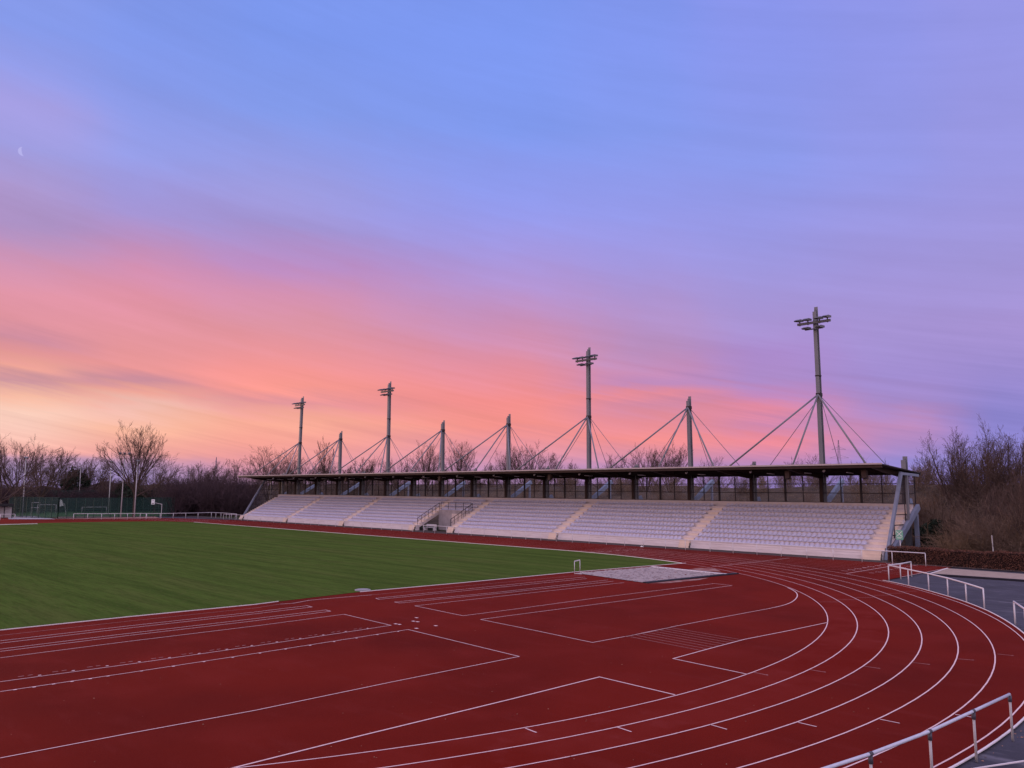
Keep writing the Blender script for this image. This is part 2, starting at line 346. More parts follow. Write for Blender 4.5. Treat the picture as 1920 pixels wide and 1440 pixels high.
    m3 = N.new('ShaderNodeMix'); m3.data_type = 'RGBA'; Lk.new(gm.outputs[0], m3.inputs['Factor'])
    m3.inputs['A'].default_value = (.05, .04, .04, 1); Lk.new(sc.outputs[0], m3.inputs['B'])
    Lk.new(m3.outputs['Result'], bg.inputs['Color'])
make_sky()
sd = bpy.data.lights.new('sun', 'SUN'); sd.energy = .9; sd.angle = math.radians(14); sd.color = (1, .62, .45)
sun = bpy.data.objects.new('sun', sd); COL.objects.link(sun)
fh = Vector((FW.x, FW.y, 0)).normalized(); rh = Vector((fh.y, -fh.x, 0))
sdir = (fh*math.cos(math.radians(62))-rh*math.sin(math.radians(62)))*math.cos(math.radians(7))+Vector((0, 0, math.sin(math.radians(7))))
sun.rotation_euler = (-sdir).to_track_quat('-Z', 'Y').to_euler()

# ------------------------------------------------------------------ ground, track, grass
ARC = [(1.723,.08,-.027),(1.722,.163,.021),(1.727,.242,.099),(1.726,.194,.052),(1.74,.209,.077),(1.745,-.056,-.062),(1.718,-.046,-.176)]
def arc_r(k, th):
    a, b, c = ARC[k]; return 36.475+1.22*k+a*(math.cos(2*th)+1)+b*math.sin(2*th)+c*(math.cos(4*th)-1)
def bend(k, t0=-90, t1=90, n=120, dr=0):
    out = []
    for i in range(n+1):
        th = math.radians(t0+(t1-t0)*i/n); r = arc_r(k, th)+dr; out.append((r*math.cos(th), r*math.sin(th)))
    return out
X2 = -84.39
g = MB(); g.sheet([(-4000,-4000),(4000,-4000),(4000,4000),(-4000,4000)], -.08)
struct(g.build('ground', M['rough_grass']))
a = MB(); a.sheet([(-118,-60),(75,-60),(75,49.6),(-118,49.6)], -.05)
struct(a.build('asphalt', M['asphalt']))
KP = [onz(px, py) for px, py in ((1655,1088),(1690,1095),(1720,1102),(1760,1113),(1800,1125),(1850,1144.5),(1890,1166),(1919,1187))]
kth = [(math.atan2(p.y, p.x), math.hypot(p.x, p.y)) for p in KP]
def kerb_r(th):
    d = math.degrees(th); tab = [(-90,44.9),(-20,47.35),(-3.7,47.49),(2.6,47.52),(12,47.4),(21.1,47.18),(24.8,47.11),(29.2,47.04),(33.9,46.88),(37.3,46.67),(40.7,46.52),(43.1,46.35),(45.6,46.09),(90,44.5)]
    for (a0, r0), (a1, r1) in zip(tab, tab[1:]):
        if a0 <= d <= a1: return r0+(r1-r0)*(d-a0)/(a1-a0)
    return 44.6
kerb_pts = []
for i in range(131):
    th = math.radians(-90+135.6*i/130); r = kerb_r(th)
    kerb_pts.append((r*math.cos(th), r*math.sin(th)))
tk = MB()
ch0, ch1 = onz(1690, 1082), onz(1775, 1065.5)
outline = [(X2,-44.9)]+kerb_pts+[(32.34, 33.2), (32.36, 46.35)]+[(X2, 46.35)]
for i in range(1, 60):
    th = math.radians(90+180*i/60); outline.append((X2+46.0*math.cos(th), 46.0*math.sin(th)))
tk.sheet(outline, 0.0)
struct(tk.build('running_track', M['track']))
wn = MB()    # the two inner lanes are the most worn
for k in (0, 1):
    a0 = bend(k, -90, 70); a1 = bend(k+1, -90, 70); n0 = len(wn.v)
    wn.v += [(p[0], p[1], .003) for p in a0]+[(p[0], p[1], .003) for p in a1]; n = len(a0)
    wn.f += [(n0+i, n0+n+i, n0+n+i+1, n0+i+1) for i in range(n-1)]
struct(wn.build('running_track_wear', layered('worn_red_track', (.168, .0155, .0105), [((.146, .0096, .0048), .35, .42, .62, 1, None), ((.20, .028, .025), 1.1, .55, .75, .5, None), ((.09, .006, .005), 30, .5, .75, .5, None)], .95, .03, .5, 90)))
# grass: straight kerb on the stand side, cross edge near the sand pit, far arc
def P2(*pts): return [tuple(onz(*p).xy) for p in pts]
edge = P2((0,1182),(240,1157),(480,1133.5),(522,1128),(675,1110),(860,1093.5),(1075,1073),(1200,1062.5),(1286,1056))
e0 = Vector(edge[0]); e1 = Vector(edge[1]); dirn = (e0-e1).normalized()
back = [tuple(e0+dirn*s) for s in (22, 11)]
kb = [tuple(Vector(p)) for p in P2((1200,1045.6))]
top = [(x, 36.42) for x in (6, 0, -20, -40, -60, X2)]
top0 = [p for p in bend(0, 64, 90, 12, -.05)]
far = [tuple(onz(px, py).xy) for px, py in ((396,980.3),(330,979.8),(250,980.6),(160,981.5),(70,982.8),(0,984.5))]
pitch = back+edge+top0+top[1:]+[(-92,33.5),(-95.5,26)]+[(-96.4,18),(-96.6,8),(-96.6,-38)]
gm_ = MB(); gm_.sheet(pitch, .012)
struct(gm_.build('grass_pitch', M['grass']))
# strip of dark gravel in front of the stand, paving and path at the far end
sg = MB(); sg.sheet([(-118,46.35),(32.2,46.35),(60,46.2),(60,47.2),(27,49.9),(-118,49.9)], .004)
struct(sg.build('gravel_strip', M['gravel']))
pv = MB(); pv.sheet(P2((16,973.5),(105,973.5),(62,967.6),(14,967.6)), .01); struct(pv.build('paved_path', M['pale_paving']))
pv = MB(); pv.sheet(P2((104,973),(300,971.6),(290,968.4),(108,969)), .008); struct(pv.build('gravel_path', M['pink_path']))

# ------------------------------------------------------------------ painted markings
ln = MB(); LW = .043; Z1 = .008
def line(pts, w=LW, mb=None, z=Z1): (mb or ln).strip(pts, w, z)
def lp(*pts, w=LW, mb=None): line(P2(*pts), w, mb)
for k in range(7):
    line(bend(k), LW)
    line([(X2-2, -(36.475+1.22*k)), (0, -(36.475+1.22*k))])
ft = MB()
for k in range(0, 9):
    y = 36.475+1.22*k
    line([(X2, y), (0.0 if k == 0 else 32.3, y)], .05 if k == 0 else .045, ln if k == 0 else ft)
    pts = [(X2+y*math.cos(math.radians(90+90*i/40)), y*math.sin(math.radians(90+90*i/40))) for i in range(41)]
    if k < 7: line(pts)
lp((1690,1082),(1775,1065.5), w=.06)
lp((1335,1063),(1480,1046.5), w=.06); lp((1060,1037.5),(1262,1036), w=.05, mb=ft)
# start line with lane numbers in the chute
line([(28.78, 35.4), (28.80, 46.1)], .07, z=.009)
# stagger line and break marks
for q in (((1536,1128.8),(1571,1128.8)),((1570,1124.6),(1606,1124.6)),((1605,1120.6),(1637.5,1120.6)),((1635,1116.5),(1667.5,1116)),((1666,1112.8),(1697,1112)),((1691,1109),(1719,1108.5))):
    lp(*q, w=.04, mb=ft)
for q in (((985,1366),(1006,1374)),((1158,1364),(1184,1372.5)),((1332,1359),(1363,1368)),((1497,1355),(1531,1363)),((1650,1349),(1687,1356.5)),((1791,1340),(1828,1346))):
    lp(*q)
for q in (((1413,1261),(1438,1266)),((1519,1256),(1546,1260.5)),((1620,1249.5),(1648,1253.5)),((1711,1242.5),(1741,1246)),((1794,1235.5),(1824,1238)),((1870,1226.5),(1898,1229.5))):
    lp(*q, w=.04, mb=ft)
    b = onz(*q[1]); line([(b.x-.04, b.y), (b.x+.04, b.y+.01)], .06, ft, z=.009)
# jump runways and throwing sectors inside the bend
lp((0,1191.8),(240,1165),(480,1140),(525,1133), mb=ft)
lp((525,1133),(550,1131.3),(580,1125.8),(620,1122),(697,1115.6), w=.055)
lp((697,1115.6),(860,1100),(1090,1078.5), mb=ft)
lp((0,1201.8),(240,1174),(480,1147.5),(575,1136),(585,1138.3),(480,1151),(240,1178),(0,1206.3), w=.045)
lp((0,1217.5),(240,1188),(480,1160),(611,1144),(620,1146.3),(480,1164),(240,1192),(0,1221.8), w=.045)
lp((0,1233.8),(240,1203),(480,1173.8),(645,1152),(733,1172.8),(480,1211.3),(240,1246),(0,1278.7))
lp((0,1297.2),(240,1262),(480,1225.3),(765,1180.6),(973.5,1231.2),(730,1280),(480,1332),(240,1376),(0,1421.8))
lp((1097,1082),(860,1106),(704.5,1122),(711,1124),(860,1109),(1100,1085), w=.045)
lp((1140,1087.5),(940,1110),(740,1129),(749.5,1131),(940,1112.5),(1150,1090), w=.045)
lp((1170,1092.5),(1120,1098),(940,1118),(778,1136.2),(868,1154.8),(960,1143),(1120,1121.2),(1339,1094.2),(1372.5,1098))
wl = P2((1372.5,1098),(1180,1125),(960,1153.8),(901,1161.8),(1006,1183),(1111,1205),(1180,1192.2),(1262,1175.2),(1360,1156.5),(1440,1141.6))
line(wl)
# the water-jump lane turns sharply back into the bend
pA = Vector(wl[-1]); pts = [tuple(pA)]
for px, py in ((1466,1135.8),(1482,1130.2),(1491,1124),(1495,1117.5),(1493,1111.5),(1486,1106.3),(1476,1101.8)): pts.append(tuple(onz(px, py).xy))
sm = []
for i in range(len(pts)-1):      # Catmull-Rom through the points
    p0 = Vector(pts[max(i-1,0)]); p1 = Vector(pts[i]); p2 = Vector(pts[i+1]); p3 = Vector(pts[min(i+2,len(pts)-1)])
    for j in range(8):
        t = j/8; sm.append(tuple(.5*((2*p1)+(p2-p0)*t+(2*p0-5*p1+4*p2-p3)*t*t+(3*p1-p0-3*p2+p3)*t**3)))
sm.append(pts[-1]); line(sm, .055)
lp((1401,1264.4),(1262,1235.2),(1330,1216.5),(1396,1199),(1480,1182.5),(1552,1167.2), w=.055)
lp((1266,1303.2),(1124,1269.6),(960,1310.8),(680,1379),(445,1438.3),(300,1476), w=.06)
# boards of the covered water jump
c0, c1, c2, c3 = (Vector(p) for p in P2((1181,1194.5),(1262,1176.5),(1396,1199.5),(1312,1220)))
for i in range(8):
    t = (i+.1)/7.4; line([tuple(c0.lerp(c1, t)), tuple(c3.lerp(c2, t))], .035, ft, z=.0075)
lp((1173,1193.8),(1215,1185.4),(1258,1176.2), w=.07)
# distance ticks along the runway lines
for px, py in ((40,1271),(105,1262),(170,1253),(232,1245),(290,1237),(347,1229),(400,1221.2),(448,1214),(496,1207),(541,1200.2),(585,1193.6),(628,1187),(670,1181)):
    b = onz(px, py); line([(b.x-.20, b.y-.05), (b.x-.20, b.y+.12)], .05, ft, z=.009); line([(b.x-.2, b.y+.22), (b.x-.2, b.y+.36)], .05, ft, z=.009); line([(b.x-.02, b.y+.5), (b.x+.06, b.y+.5)], .09, z=.009)
for px, py in ((27,1293),(63,1288),(99,1282.5),(134,1277.5),(168,1272.5),(201,1267.5),(264,1258),(324,1249.2),(381,1240.6),(435,1232.6),(486,1224.6),(534,1217),(580,1210),(625,1203),(667,1196.5),(706,1190),(745,1184)):
    b = onz(px, py); line([(b.x+.02, b.y), (b.x+.10, b.y)], .09, z=.009)
for px, py in ((781,1158.5),(775,1165),(783,1166),(742,1170),(749,1171),(781,1178.5),(817,1173.5)):
    b = onz(px, py); line([(b.x-.09, b.y), (b.x+.09, b.y)], .13, z=.009)
# lane numbers
def digits(txt, x, y, size, rot, mb):
    cu = bpy.data.curves.new('numeral', 'FONT'); cu.body = txt; cu.size = size; cu.align_x = 'CENTER'; cu.align_y = 'CENTER'; cu.resolution_u = 2
    ob = bpy.data.objects.new('numeral', cu); dg = bpy.context.evaluated_depsgraph_get()
    COL.objects.link(ob); dg.update(); me = bpy.data.meshes.new_from_object(ob.evaluated_get(dg))
    c, s = math.cos(rot), math.sin(rot)
    mb.add([(x+v.co.x*c-v.co.y*s, y+v.co.x*s+v.co.y*c, .0095) for v in me.vertices], [tuple(p.vertices) for p in me.polygons])
    bpy.data.objects.remove(ob); bpy.data.curves.remove(cu); bpy.data.meshes.remove(me)
for k in range(8):
    digits(str(k+1), 27.95, 37.09+1.22*k, .75, math.pi/2, ln)
    digits(str(k+1), 29.9, 37.09+1.22*k, .55, math.pi/2, ln)
for k in range(7):
    b = onz(1112+k*15.5, 1035.5-k*.9); digits(str(k+1), b.x, b.y, .8, math.pi/2, ln)
struct(ln.build('track_markings', M['line'])); struct(ft.build('worn_track_markings', M['faint']))

# raised white kerbs
def kerb(pts, w, h, nm, m, label=None):
    mb = MB(); P = [Vector((p[0], p[1], 0)) for p in pts]
    tmp = MB(); tmp.strip(pts, w, 0); v = tmp.v; n = len(P); vs = []
    for i in range(n):
        l = v[2*i]; r = v[2*i+1]; vs += [(l[0], l[1], -.005), (l[0], l[1], h), (r[0], r[1], h), (r[0], r[1], -.005)]
    fs = []
    for i in range(n-1):
        a_ = 4*i; b_ = a_+4
        for j in range(3): fs.append((a_+j, b_+j, b_+j+1, a_+j+1))
    fs += [(0,1,2,3), (4*n-1,4*n-2,4*n-3,4*n-4)]
    mb.add(vs, fs); o = mb.build(nm, m); return struct(o)
kerb([(r, y) for r, y in top0]+top[1:], .07, .05, 'kerb', M['kerb'])
kerb(edge[4:], .05, .03, 'kerb', M['kerb']); kerb(back+edge[:3]+[edge[3]], .05, .03, 'kerb', M['kerb'])
kerb(kerb_pts, .05, .022, 'kerb', M['kerb'])
kerb(P2((-60,986.5),(0,984.2),(70,982.4)), .25, .08, 'kerb', M['kerb'])
kerb(P2((1800,1447),(1838,1440),(1920,1427.5),(1990,1417)), .03, .02, 'kerb', M['kerb'])

# ------------------------------------------------------------------ sand pits
def sand_mesh(poly, z, n, seed, amp):
    a0, a1, a2, a3 = (Vector(p) for p in poly); rg = random.Random(seed); V = []; F = []
    for i in range(n+1):
        for j in range(n+1):
            p = a0.lerp(a1, i/n).lerp(a3.lerp(a2, i/n), j/n)
            e = min(i, n-i, j, n-j); V.append((p.x, p.y, z+(rg.uniform(-amp, amp) if e else 0)))
    for i in range(n):
        for j in range(n): q = i*(n+1)+j; F.append((q, q+n+1, q+n+2, q+1))
    mb = MB(); mb.add(V, F); return mb
def up(mb):
    f = mb.f[0]; a_, b_, c_ = (Vector(mb.v[i]) for i in f[:3])
    if (b_-a_).cross(c_-a_).z < 0: mb.f = [t[::-1] for t in mb.f]
    return mb
pit = P2((1078,1075.5),(1220,1063.5),(1362,1077.5),(1228,1092.5))
t = thing('sand_pit', 'pale sand jumping pit beside the corner of the green pitch', 'sand pit', (*pit[0], 0))
pit = P2((1080,1075.2),(1222,1063.5),(1362,1077.8),(1210,1093.5))
up(sand_mesh(pit, .03, 60, 4, .055)).build('sand', M['sand'], t, True)
eb = MB()
def edge_box(p, q, w, h, z0=-.03): eb.beam((*p, (z0+h)/2), (*q, (z0+h)/2), w, h-z0, (0,0,1))
edge_box(pit[1], pit[2], .22, .075); eb.build('edge_board', M['kerb'], t)
eb = MB(); q2 = Vector(pit[2])+(Vector(pit[2])-Vector(pit[3])).normalized()*1.15
edge_box(pit[3], tuple(q2), .42, .07)
u = (Vector(pit[1])-Vector(pit[0])).normalized()*.30
edge_box(tuple(Vector(pit[1])+u), tuple(Vector(pit[2])+u), .34, .05); eb.build('cover_mat', M['mat_black'], t)
sp = MB()   # sand thrown out of the pit
sp.sheet(P2((1284,1068.8),(1310,1065),(1340,1066.5),(1352,1071.5),(1318,1071.2)), .009); sp.sheet(P2((1210,1094.2),(1270,1088.4),(1330,1083.4),(1312,1087.5),(1255,1093.5)), .009)
stuff(sp.build('spilled_sand', layered('spilled_sand_on_track', (.33, .20, .17), [((.22, .06, .055), 1.5, .4, .62, .9, None)], .95, .1)))
pit = P2((1777,1066.3),(1960,1080),(1995,1094),(1742,1077.2))
t = thing('sand_pit', 'long beige sand pit between the hedge and the dark asphalt', 'sand pit', (*pit[3], 0))
up(sand_mesh(pit, .03, 30, 5, .02)).build('sand', layered('beige_sand', (.36, .285, .235), [((.28, .22, .18), 2, .45, .7, .7, None)], .95, .1, .8, 10), t, True)
eb = MB(); edge_box(pit[3], pit[2], .30, .075); eb.build('edge_board', M['mat_black'], t)
eb = MB(); edge_box(pit[3], pit[0], .10, .06); eb.build('edge_board', M['kerb'], t)

# ------------------------------------------------------------------ grandstand
XL, XR = -92.4, 26.2
V0, V1 = -38.4, -31.2          # walk-in gap in the middle
ROWS, RD, RH, Y0, Z0 = 9, .8, .42, 49.05, .75
stand = thing('grandstand', 'long roofed concrete grandstand with rows of pale lilac seats', 'grandstand', ((XL+XR)/2, 52.5, 0))
AIS = [(24.55, 26.2), (5.9, 7.15), (-12.4, -11.15), (-31.15, -29.9), (-39.7, -38.45), (-58.0, -56.8), (-75.9, -74.7), (-92.4, -91.2)]
def profile(r0):
    # stepped outline (y,z) from row r0 upward
    y = Y0+RD*r0; yb = 56.68; pts = [(yb, 4.02), (yb, 4.66), (Y0+RD*ROWS, 4.66)]
    prof = []
    for r in range(ROWS-1, r0-1, -1):
        prof += [(Y0+RD*(r+1), Z0+RH*r), (Y0+RD*r, Z0+RH*r)]
    return pts+prof+([(y, -.05), (y+.35, -.05), (y+.35, .42)] if r0 == 0 else [(y, 2.4)])
tb = MB()
for x0, x1, r0 in ((XL, V0, 0), (V1, XR, 0), (V0, V1, 5)): tb.prism(profile(r0), 0, x0, x1)
tb.build('terrace', M['concrete'], stand)
pb = MB()   # plinth courses below the first row
for x0, x1 in ((XL, V0), (V1, XR)):
    pb.box(x0, x1, 48.70, Y0, -.05, .27); pb.box(x0, x1, 48.80, Y0, .285, .50); pb.box(x0, x1, 48.89, Y0, .515, .70); pb.box(x0, x1, 48.86, Y0+.02, .703, .775)
pb.build('plinth', M['plinth'], stand)
for x0, x1 in AIS:
    sb = MB()
    for r in range(ROWS):
        y = Y0+RD*r; z = Z0+RH*r
        if r < ROWS-1: sb.box(x0+.03, x1-.03, y+RD*.5, y+RD-.001, z, z+RH*.5)
    for j in range(3): sb.box(x0+.03, x1-.03, 48.62-.13*(2-j), 48.9, -.04, .25*(j+1)-.003)
    sb.build('stairway', M['step'], stand)
# walk-in gap: side walls, back wall, doors, bench
vw = MB(); vw.box(V0+.01, V1-.01, 52.93, 53.04, -.04, 2.85); vw.build('back_wall', M['wallgrey'], stand)
for x0, x1 in ((-35.4, -33.0), (-32.6, -31.7)):
    d = MB(); d.box(x0, x1, 52.88, 52.94, .02, 2.35)
    dd = d.build('door', M['door'], stand)
    h = MB(); h.box(x0+.1, x0+.25, 52.83, 52.878, 1.05, 1.1); h.build('handle', M['dark_steel'], dd)
def handrail(name, pts, zoff):
    h = MB()
    for (x, y, z) in pts: h.tube([(x, y, z), (x, y, z+zoff)], .035, 6)
    h.tube([(x, y, z+zoff) for x, y, z in pts], .04, 6); h.tube([(x, y, z+zoff*.5) for x, y, z in pts], .022, 6)
    h.build(name, M['dark_steel'], stand)
for xx in (V0-.05, V1+.05):
    handrail('handrail', [(xx, Y0+.05+i*.83*RD, Z0+RH*i*.83) for i in range(7)], 1.0)
hb = MB()
for i in range(5):
    x = V0+.3+i*(V1-V0-.6)/4; hb.tube([(x, 53.1, 2.85), (x, 53.1, 3.95)], .04, 6)
hb.tube([(V0+.3, 53.1, 3.95), (V1-.3, 53.1, 3.95)], .035, 6); hb.tube([(V0+.3, 53.1, 3.4), (V1-.3, 53.1, 3.4)], .02, 6)
hb.build('handrail', M['dark_steel'], stand)
# columns, back screen
MX = [25.5, 17.6, 9.9, 2.1, -5.8, -13.2, -20.6, -28.0, -35.2, -42.6, -49.7, -56.9, -64.2, -71.6, -78.9, -86.3, -92.2]
YS = 56.5
for i, x in enumerate(MX):
    c = MB(); c.box(x-.16, x+.16, YS-.12, YS+.14, 4.6, 7.35); c.build('column', M['dark_wood'], stand)
for a_, b_ in zip(MX, MX[1:]):
    sm_ = MB(); xm = (a_+b_)/2
    sm_.box(xm-.085, xm+.085, YS-.08, YS+.09, 4.25, 7.35)
    for q in (.25, .75):
        xq = a_+(b_-a_)*q; sm_.box(xq-.035, xq+.035, YS-.04, YS+.05, 4.64, 7.3)
    for z in (4.68, 5.62, 6.52): sm_.box(b_+.17, a_-.17, YS-.05, YS+.06, z-.035, z+.035)
    fr = sm_.build('screen_frame', M['dark_steel'], stand)
    gp = MB(); gp.box(b_+.17, a_-.17, YS+.062, YS+.075, 4.68, 7.3); gp.build('pane', M['glass'], fr)
# roof: thin deck falling to the back, beams, purlins
RF, RB = (48.95, 8.20), (58.1, 7.58)
def rz(y): return RF[1]+(RB[1]-RF[1])*(y-RF[0])/(RB[0]-RF[0])
rd = MB(); rd.prism([(RF[0], RF[1]-.10), (RB[0], RB[1]-.10), (RB[0], RB[1]), (RF[0], RF[1])], 0, -94.9, 26.5)
roof = rd.build('roof', M['roof'], stand)
fb = MB(); fb.box(-94.95, 26.55, RF[0]-.06, RF[0]-.002, RF[1]-.075, RF[1]+.06)
fb.build('front_trim', M['fascia'], roof)
fb = MB(); fb.box(-94.8, 26.45, RF[0]+.05, RF[0]+.22, RF[1]-.34, RF[1]-.115); fb.build('edge_beam', M['dark_wood'], roof)
fb = MB(); fb.box(-94.9, 26.5, RB[0]+.01, RB[0]+.17, RB[1]-.22, RB[1]+.02); fb.build('gutter', M['dark_steel'], roof)
for i, x in enumerate(MX):
    b = MB(); b.prism([(RF[0]+.24, rz(RF[0]+.24)-.30), (RF[0]+.24, rz(RF[0]+.24)-.112), (RB[0]-.05, rz(RB[0]-.05)-.112), (RB[0]-.05, rz(RB[0])-.35), (56.4, rz(56.4)-.62), (52, rz(52)-.52)], 0, x-.11, x+.11)
    b.build('roof_beam', M['dark_wood'], roof)
pu = MB()
for a_, b_ in zip(MX, MX[1:]):
    for y in (50.4, 51.9, 53.4, 54.9, 56.9): pu.box(b_+.115, a_-.115, y-.05, y+.05, rz(y)-.27, rz(y)-.112)
pu.build('purlin', M['roof'], roof)
# raking beams under the terraces that run on behind the wall
tall = {17.6, 2.1, -13.2, -28.0, -42.6, -56.9, -71.6, -86.3}
for x in MX:
    L_ = 61.6 if x in tall else 58.1
    b = MB(); b.beam((x, 57.4, 4.55), (x, L_, 4.55+(L_-57.4)*.56), .34, .5, (0,0,1)); b.build('raking_beam', M['strut'], stand)
    if x in tall:
        b = MB(); b.beam((x, 61.3, -.05), (x, 61.3, 6.5), .22, .22); b.build('raking_post', M['steel_blue'], stand)
b = MB(); b.beam((26.42, 49.6, .15), (26.42, 57.3, 4.42), .3, .5, (0,0,1)); b.build('raking_beam', M['steel_blue'], stand)
b = MB(); b.beam((26.42, 56.6, -.05), (26.42, 56.6, 3.7), .28, .34); b.build('end_column', M['steel_blue'], stand)
for x, sgn in ((26.42, 1), (-92.62, -1)):
    b = MB(); b.beam((x, 48.98, -.05), (x, 53.5, 7.5), .25, .30, (0,1,0)); b.build('end_leg', M['steel_blue'], stand)
    b = MB(); b.beam((x-.02*sgn, 54.7, 2.6), (x-.02*sgn, 54.85, 7.5), .2, .22, (0,1,0)); b.build('end_column', M['mast'], stand)
    b = MB(); b.beam((x, 53.3, 7.42), (x, 57.7, 7.30), .2, .24); b.build('end_beam', M['steel_blue'], stand)
    e = MB(); ex = x-.12*sgn-.04*sgn
    for z in (1.2, 2.0, 2.85, 3.75, 4.68, 5.62, 6.52):
        yl = 48.98+z*.599+.15; yr = min(57.2, max(yl+.3, 49.0+(z-.3)/.525)) if z < 4.6 else 57.2
        e.box(ex-.04, ex+.04, yl, yr, z-.035, z+.035)
    for y in (51.6, 54.4, 57.15):
        zb = max(.6, (y-49.0)*.525+.35); zt = min(7.35, (y-48.98)/.599-.1); e.box(ex-.04, ex+.04, y-.035, y+.035, zb, zt)
    fr = e.build('end_screen', M['dark_steel'], stand)
    gp = MB(); gp.prism([(49.7, .95), (56.9, 4.75), (57.1, 7.3), (53.2, 7.2)], 0, ex-.006, ex+.006); gp.build('pane', M['glass'], fr)
# stub column heads between the masts, above the roof
for x in MX:
    if x in tall: continue
    s_ = MB(); h = 9.1 if x > 25 else 8.95
    s_.box(x-.21, x+.21, 56.78, 56.83, -.05, h-.35); s_.box(x-.03, x+.03, 56.831, 57.27, -.05, h-.2); s_.box(x-.21, x+.21, 57.271, 57.32, -.05, h)
    s_.build('column_head', M['mast'], stand)
# skirting of the left end: stair flank already part of terrace

# seats ------------------------------------------------------------
def seat_arrays():
    prof = [(.03,-.085),(-.055,-.075),(-.075,-.02),(-.05,.03),(.02,.035),(.14,.02),(.25,.02),(.32,.05),(.365,.13),(.39,.22),(.405,.29),(.415,.31),(.44,.30),(.43,.18),(.40,.05),(.36,-.02)]
    V = []; n = 11; S_ = [-1.0, -1.0, -.86, -.6, -.3, 0, .3, .6, .86, 1.0, 1.0]
    for y, z in prof:
        for j in range(n):
            s_ = S_[j]; w = .212*(1-.42*max(0, (z-.16)/.17)**2.5) if z > .16 else .212
            front = .10*s_*s_ if y < .06 else 0
            dish = .045*abs(s_)**3*(1 if -.02 < y < .36 else .3)
            zz = z+dish-(.06*abs(s_)**3 if z > .28 else 0)
            if j in (0, n-1): zz = min(zz, -.03)
            V.append((s_*w, y+front-.04*(s_*s_)*(1 if z > .15 else 0), zz))
    F = []
    for i in range(len(prof)-1):
        for j in range(n-1): a_ = i*n+j; F.append((a_, a_+1, a_+n+1, a_+n))
    return np.array(V, np.float32), np.array(F, np.int32)
SV, SF = seat_arrays()
seat_me = fast_mesh('seat_shell', SV, SF); seat_me.shade_smooth(); seat_me.materials.append(M['seat'])
BLK = [(AIS[i+1][1], AIS[i][0]) for i in range(7)]
ORD = ['lowest', 'second', 'third', 'fourth', 'fifth', 'sixth', 'seventh', 'eighth', 'topmost']
rest = []
for bi, (x0, x1) in enumerate(BLK):
    n = int((x1-x0-.25)/.49)
    off = x0+((x1-x0)-(n-1)*.49)/2
    for r in range(ROWS):
        if bi == 3 and r < 5: continue
        for i in range(n):
            p = Vector((off+.49*i, Y0+RD*r-.045, Z0+RH*r+.03))
            if bi == 0 and i >= n-33:
                o = bpy.data.objects.new('seat', seat_me); COL.objects.link(o); o.location = p
                o.rotation_euler = (R_.uniform(-.015, .015), 0, R_.uniform(-.03, .03))
                tag(o, 'pale lilac plastic seat shell in the %s row of the block beside the hedge' % ORD[r], 'seat', 'seats in the %s row of the block nearest the hedge' % ORD[r])
            else: rest.append(p)
if rest:
    P = np.array([tuple(p) for p in rest], np.float32); k = len(SV)
    lowi = SV
    V = (P[:, None, :]+lowi[None]).reshape(-1, 3); F = (np.arange(len(P))[:, None, None]*k+SF[None]).reshape(-1, 4)
    me = fast_mesh('seat_rows', V, F); me.shade_smooth()
    o = link('seat_rows', me, M['seat'], None, Vector((0,0,0))); stuff(o); tag(o, 'rows of pale lilac seat shells filling the other blocks of the grandstand', 'seats')

# masts -------------------------------------------------------------
def h_mast(x, base_z, top_z, w, d, lean, mb):
    # H-section: two flanges facing the field and the back, web between; top cut with a step
    dx, dy = lean
    f = MB()
    def fl(y0, y1, z1, ww0, ww1):
        f.add([(x-ww0/2, y0, base_z), (x+ww0/2, y0, base_z), (x+ww0/2, y1, base_z), (x-ww0/2, y1, base_z),
               (x-ww1/2+dx, y0+dy, z1), (x+ww1/2+dx, y0+dy, z1), (x+ww1/2+dx, y1+dy, z1), (x-ww1/2+dx, y1+dy, z1)],
              [(3,2,1,0),(4,5,6,7),(0,1,5,4),(1,2,6,5),(2,3,7,6),(3,0,4,7)])
    y = 57.05
    fl(y-d/2, y-d/2+.05, top_z-.55, w, w*.82); fl(y+d/2-.05, y+d/2, top_z, w, w*.82); fl(y-d/2+.051, y+d/2-.051, top_z-.3, .06, .06)
    return f
MAST = [(17.6,1,'tallest-looking steel floodlight mast at the hedge end of the stand'), (2.1,0,'short roof mast next to the tallest-looking floodlight mast'),
        (-13.2,1,'floodlight mast third from the hedge end of the stand roof'), (-28.0,0,'short roof mast fourth from the hedge end of the stand'),
        (-42.6,0,'short roof mast fourth from the far end of the stand'), (-56.9,1,'floodlight mast third from the far end of the stand'),
        (-71.6,0,'shortest-looking roof mast beside the last floodlight mast'), (-86.3,1,'farthest floodlight mast above the far end of the stand')]
TOPX = {17.6:(1528,575), 2.1:(1291,743), -13.2:(1103,651), -28.0:(953.5,776), -42.6:(830.5,788), -56.9:(730.5,715), -71.6:(639,808), -86.3:(567,743)}
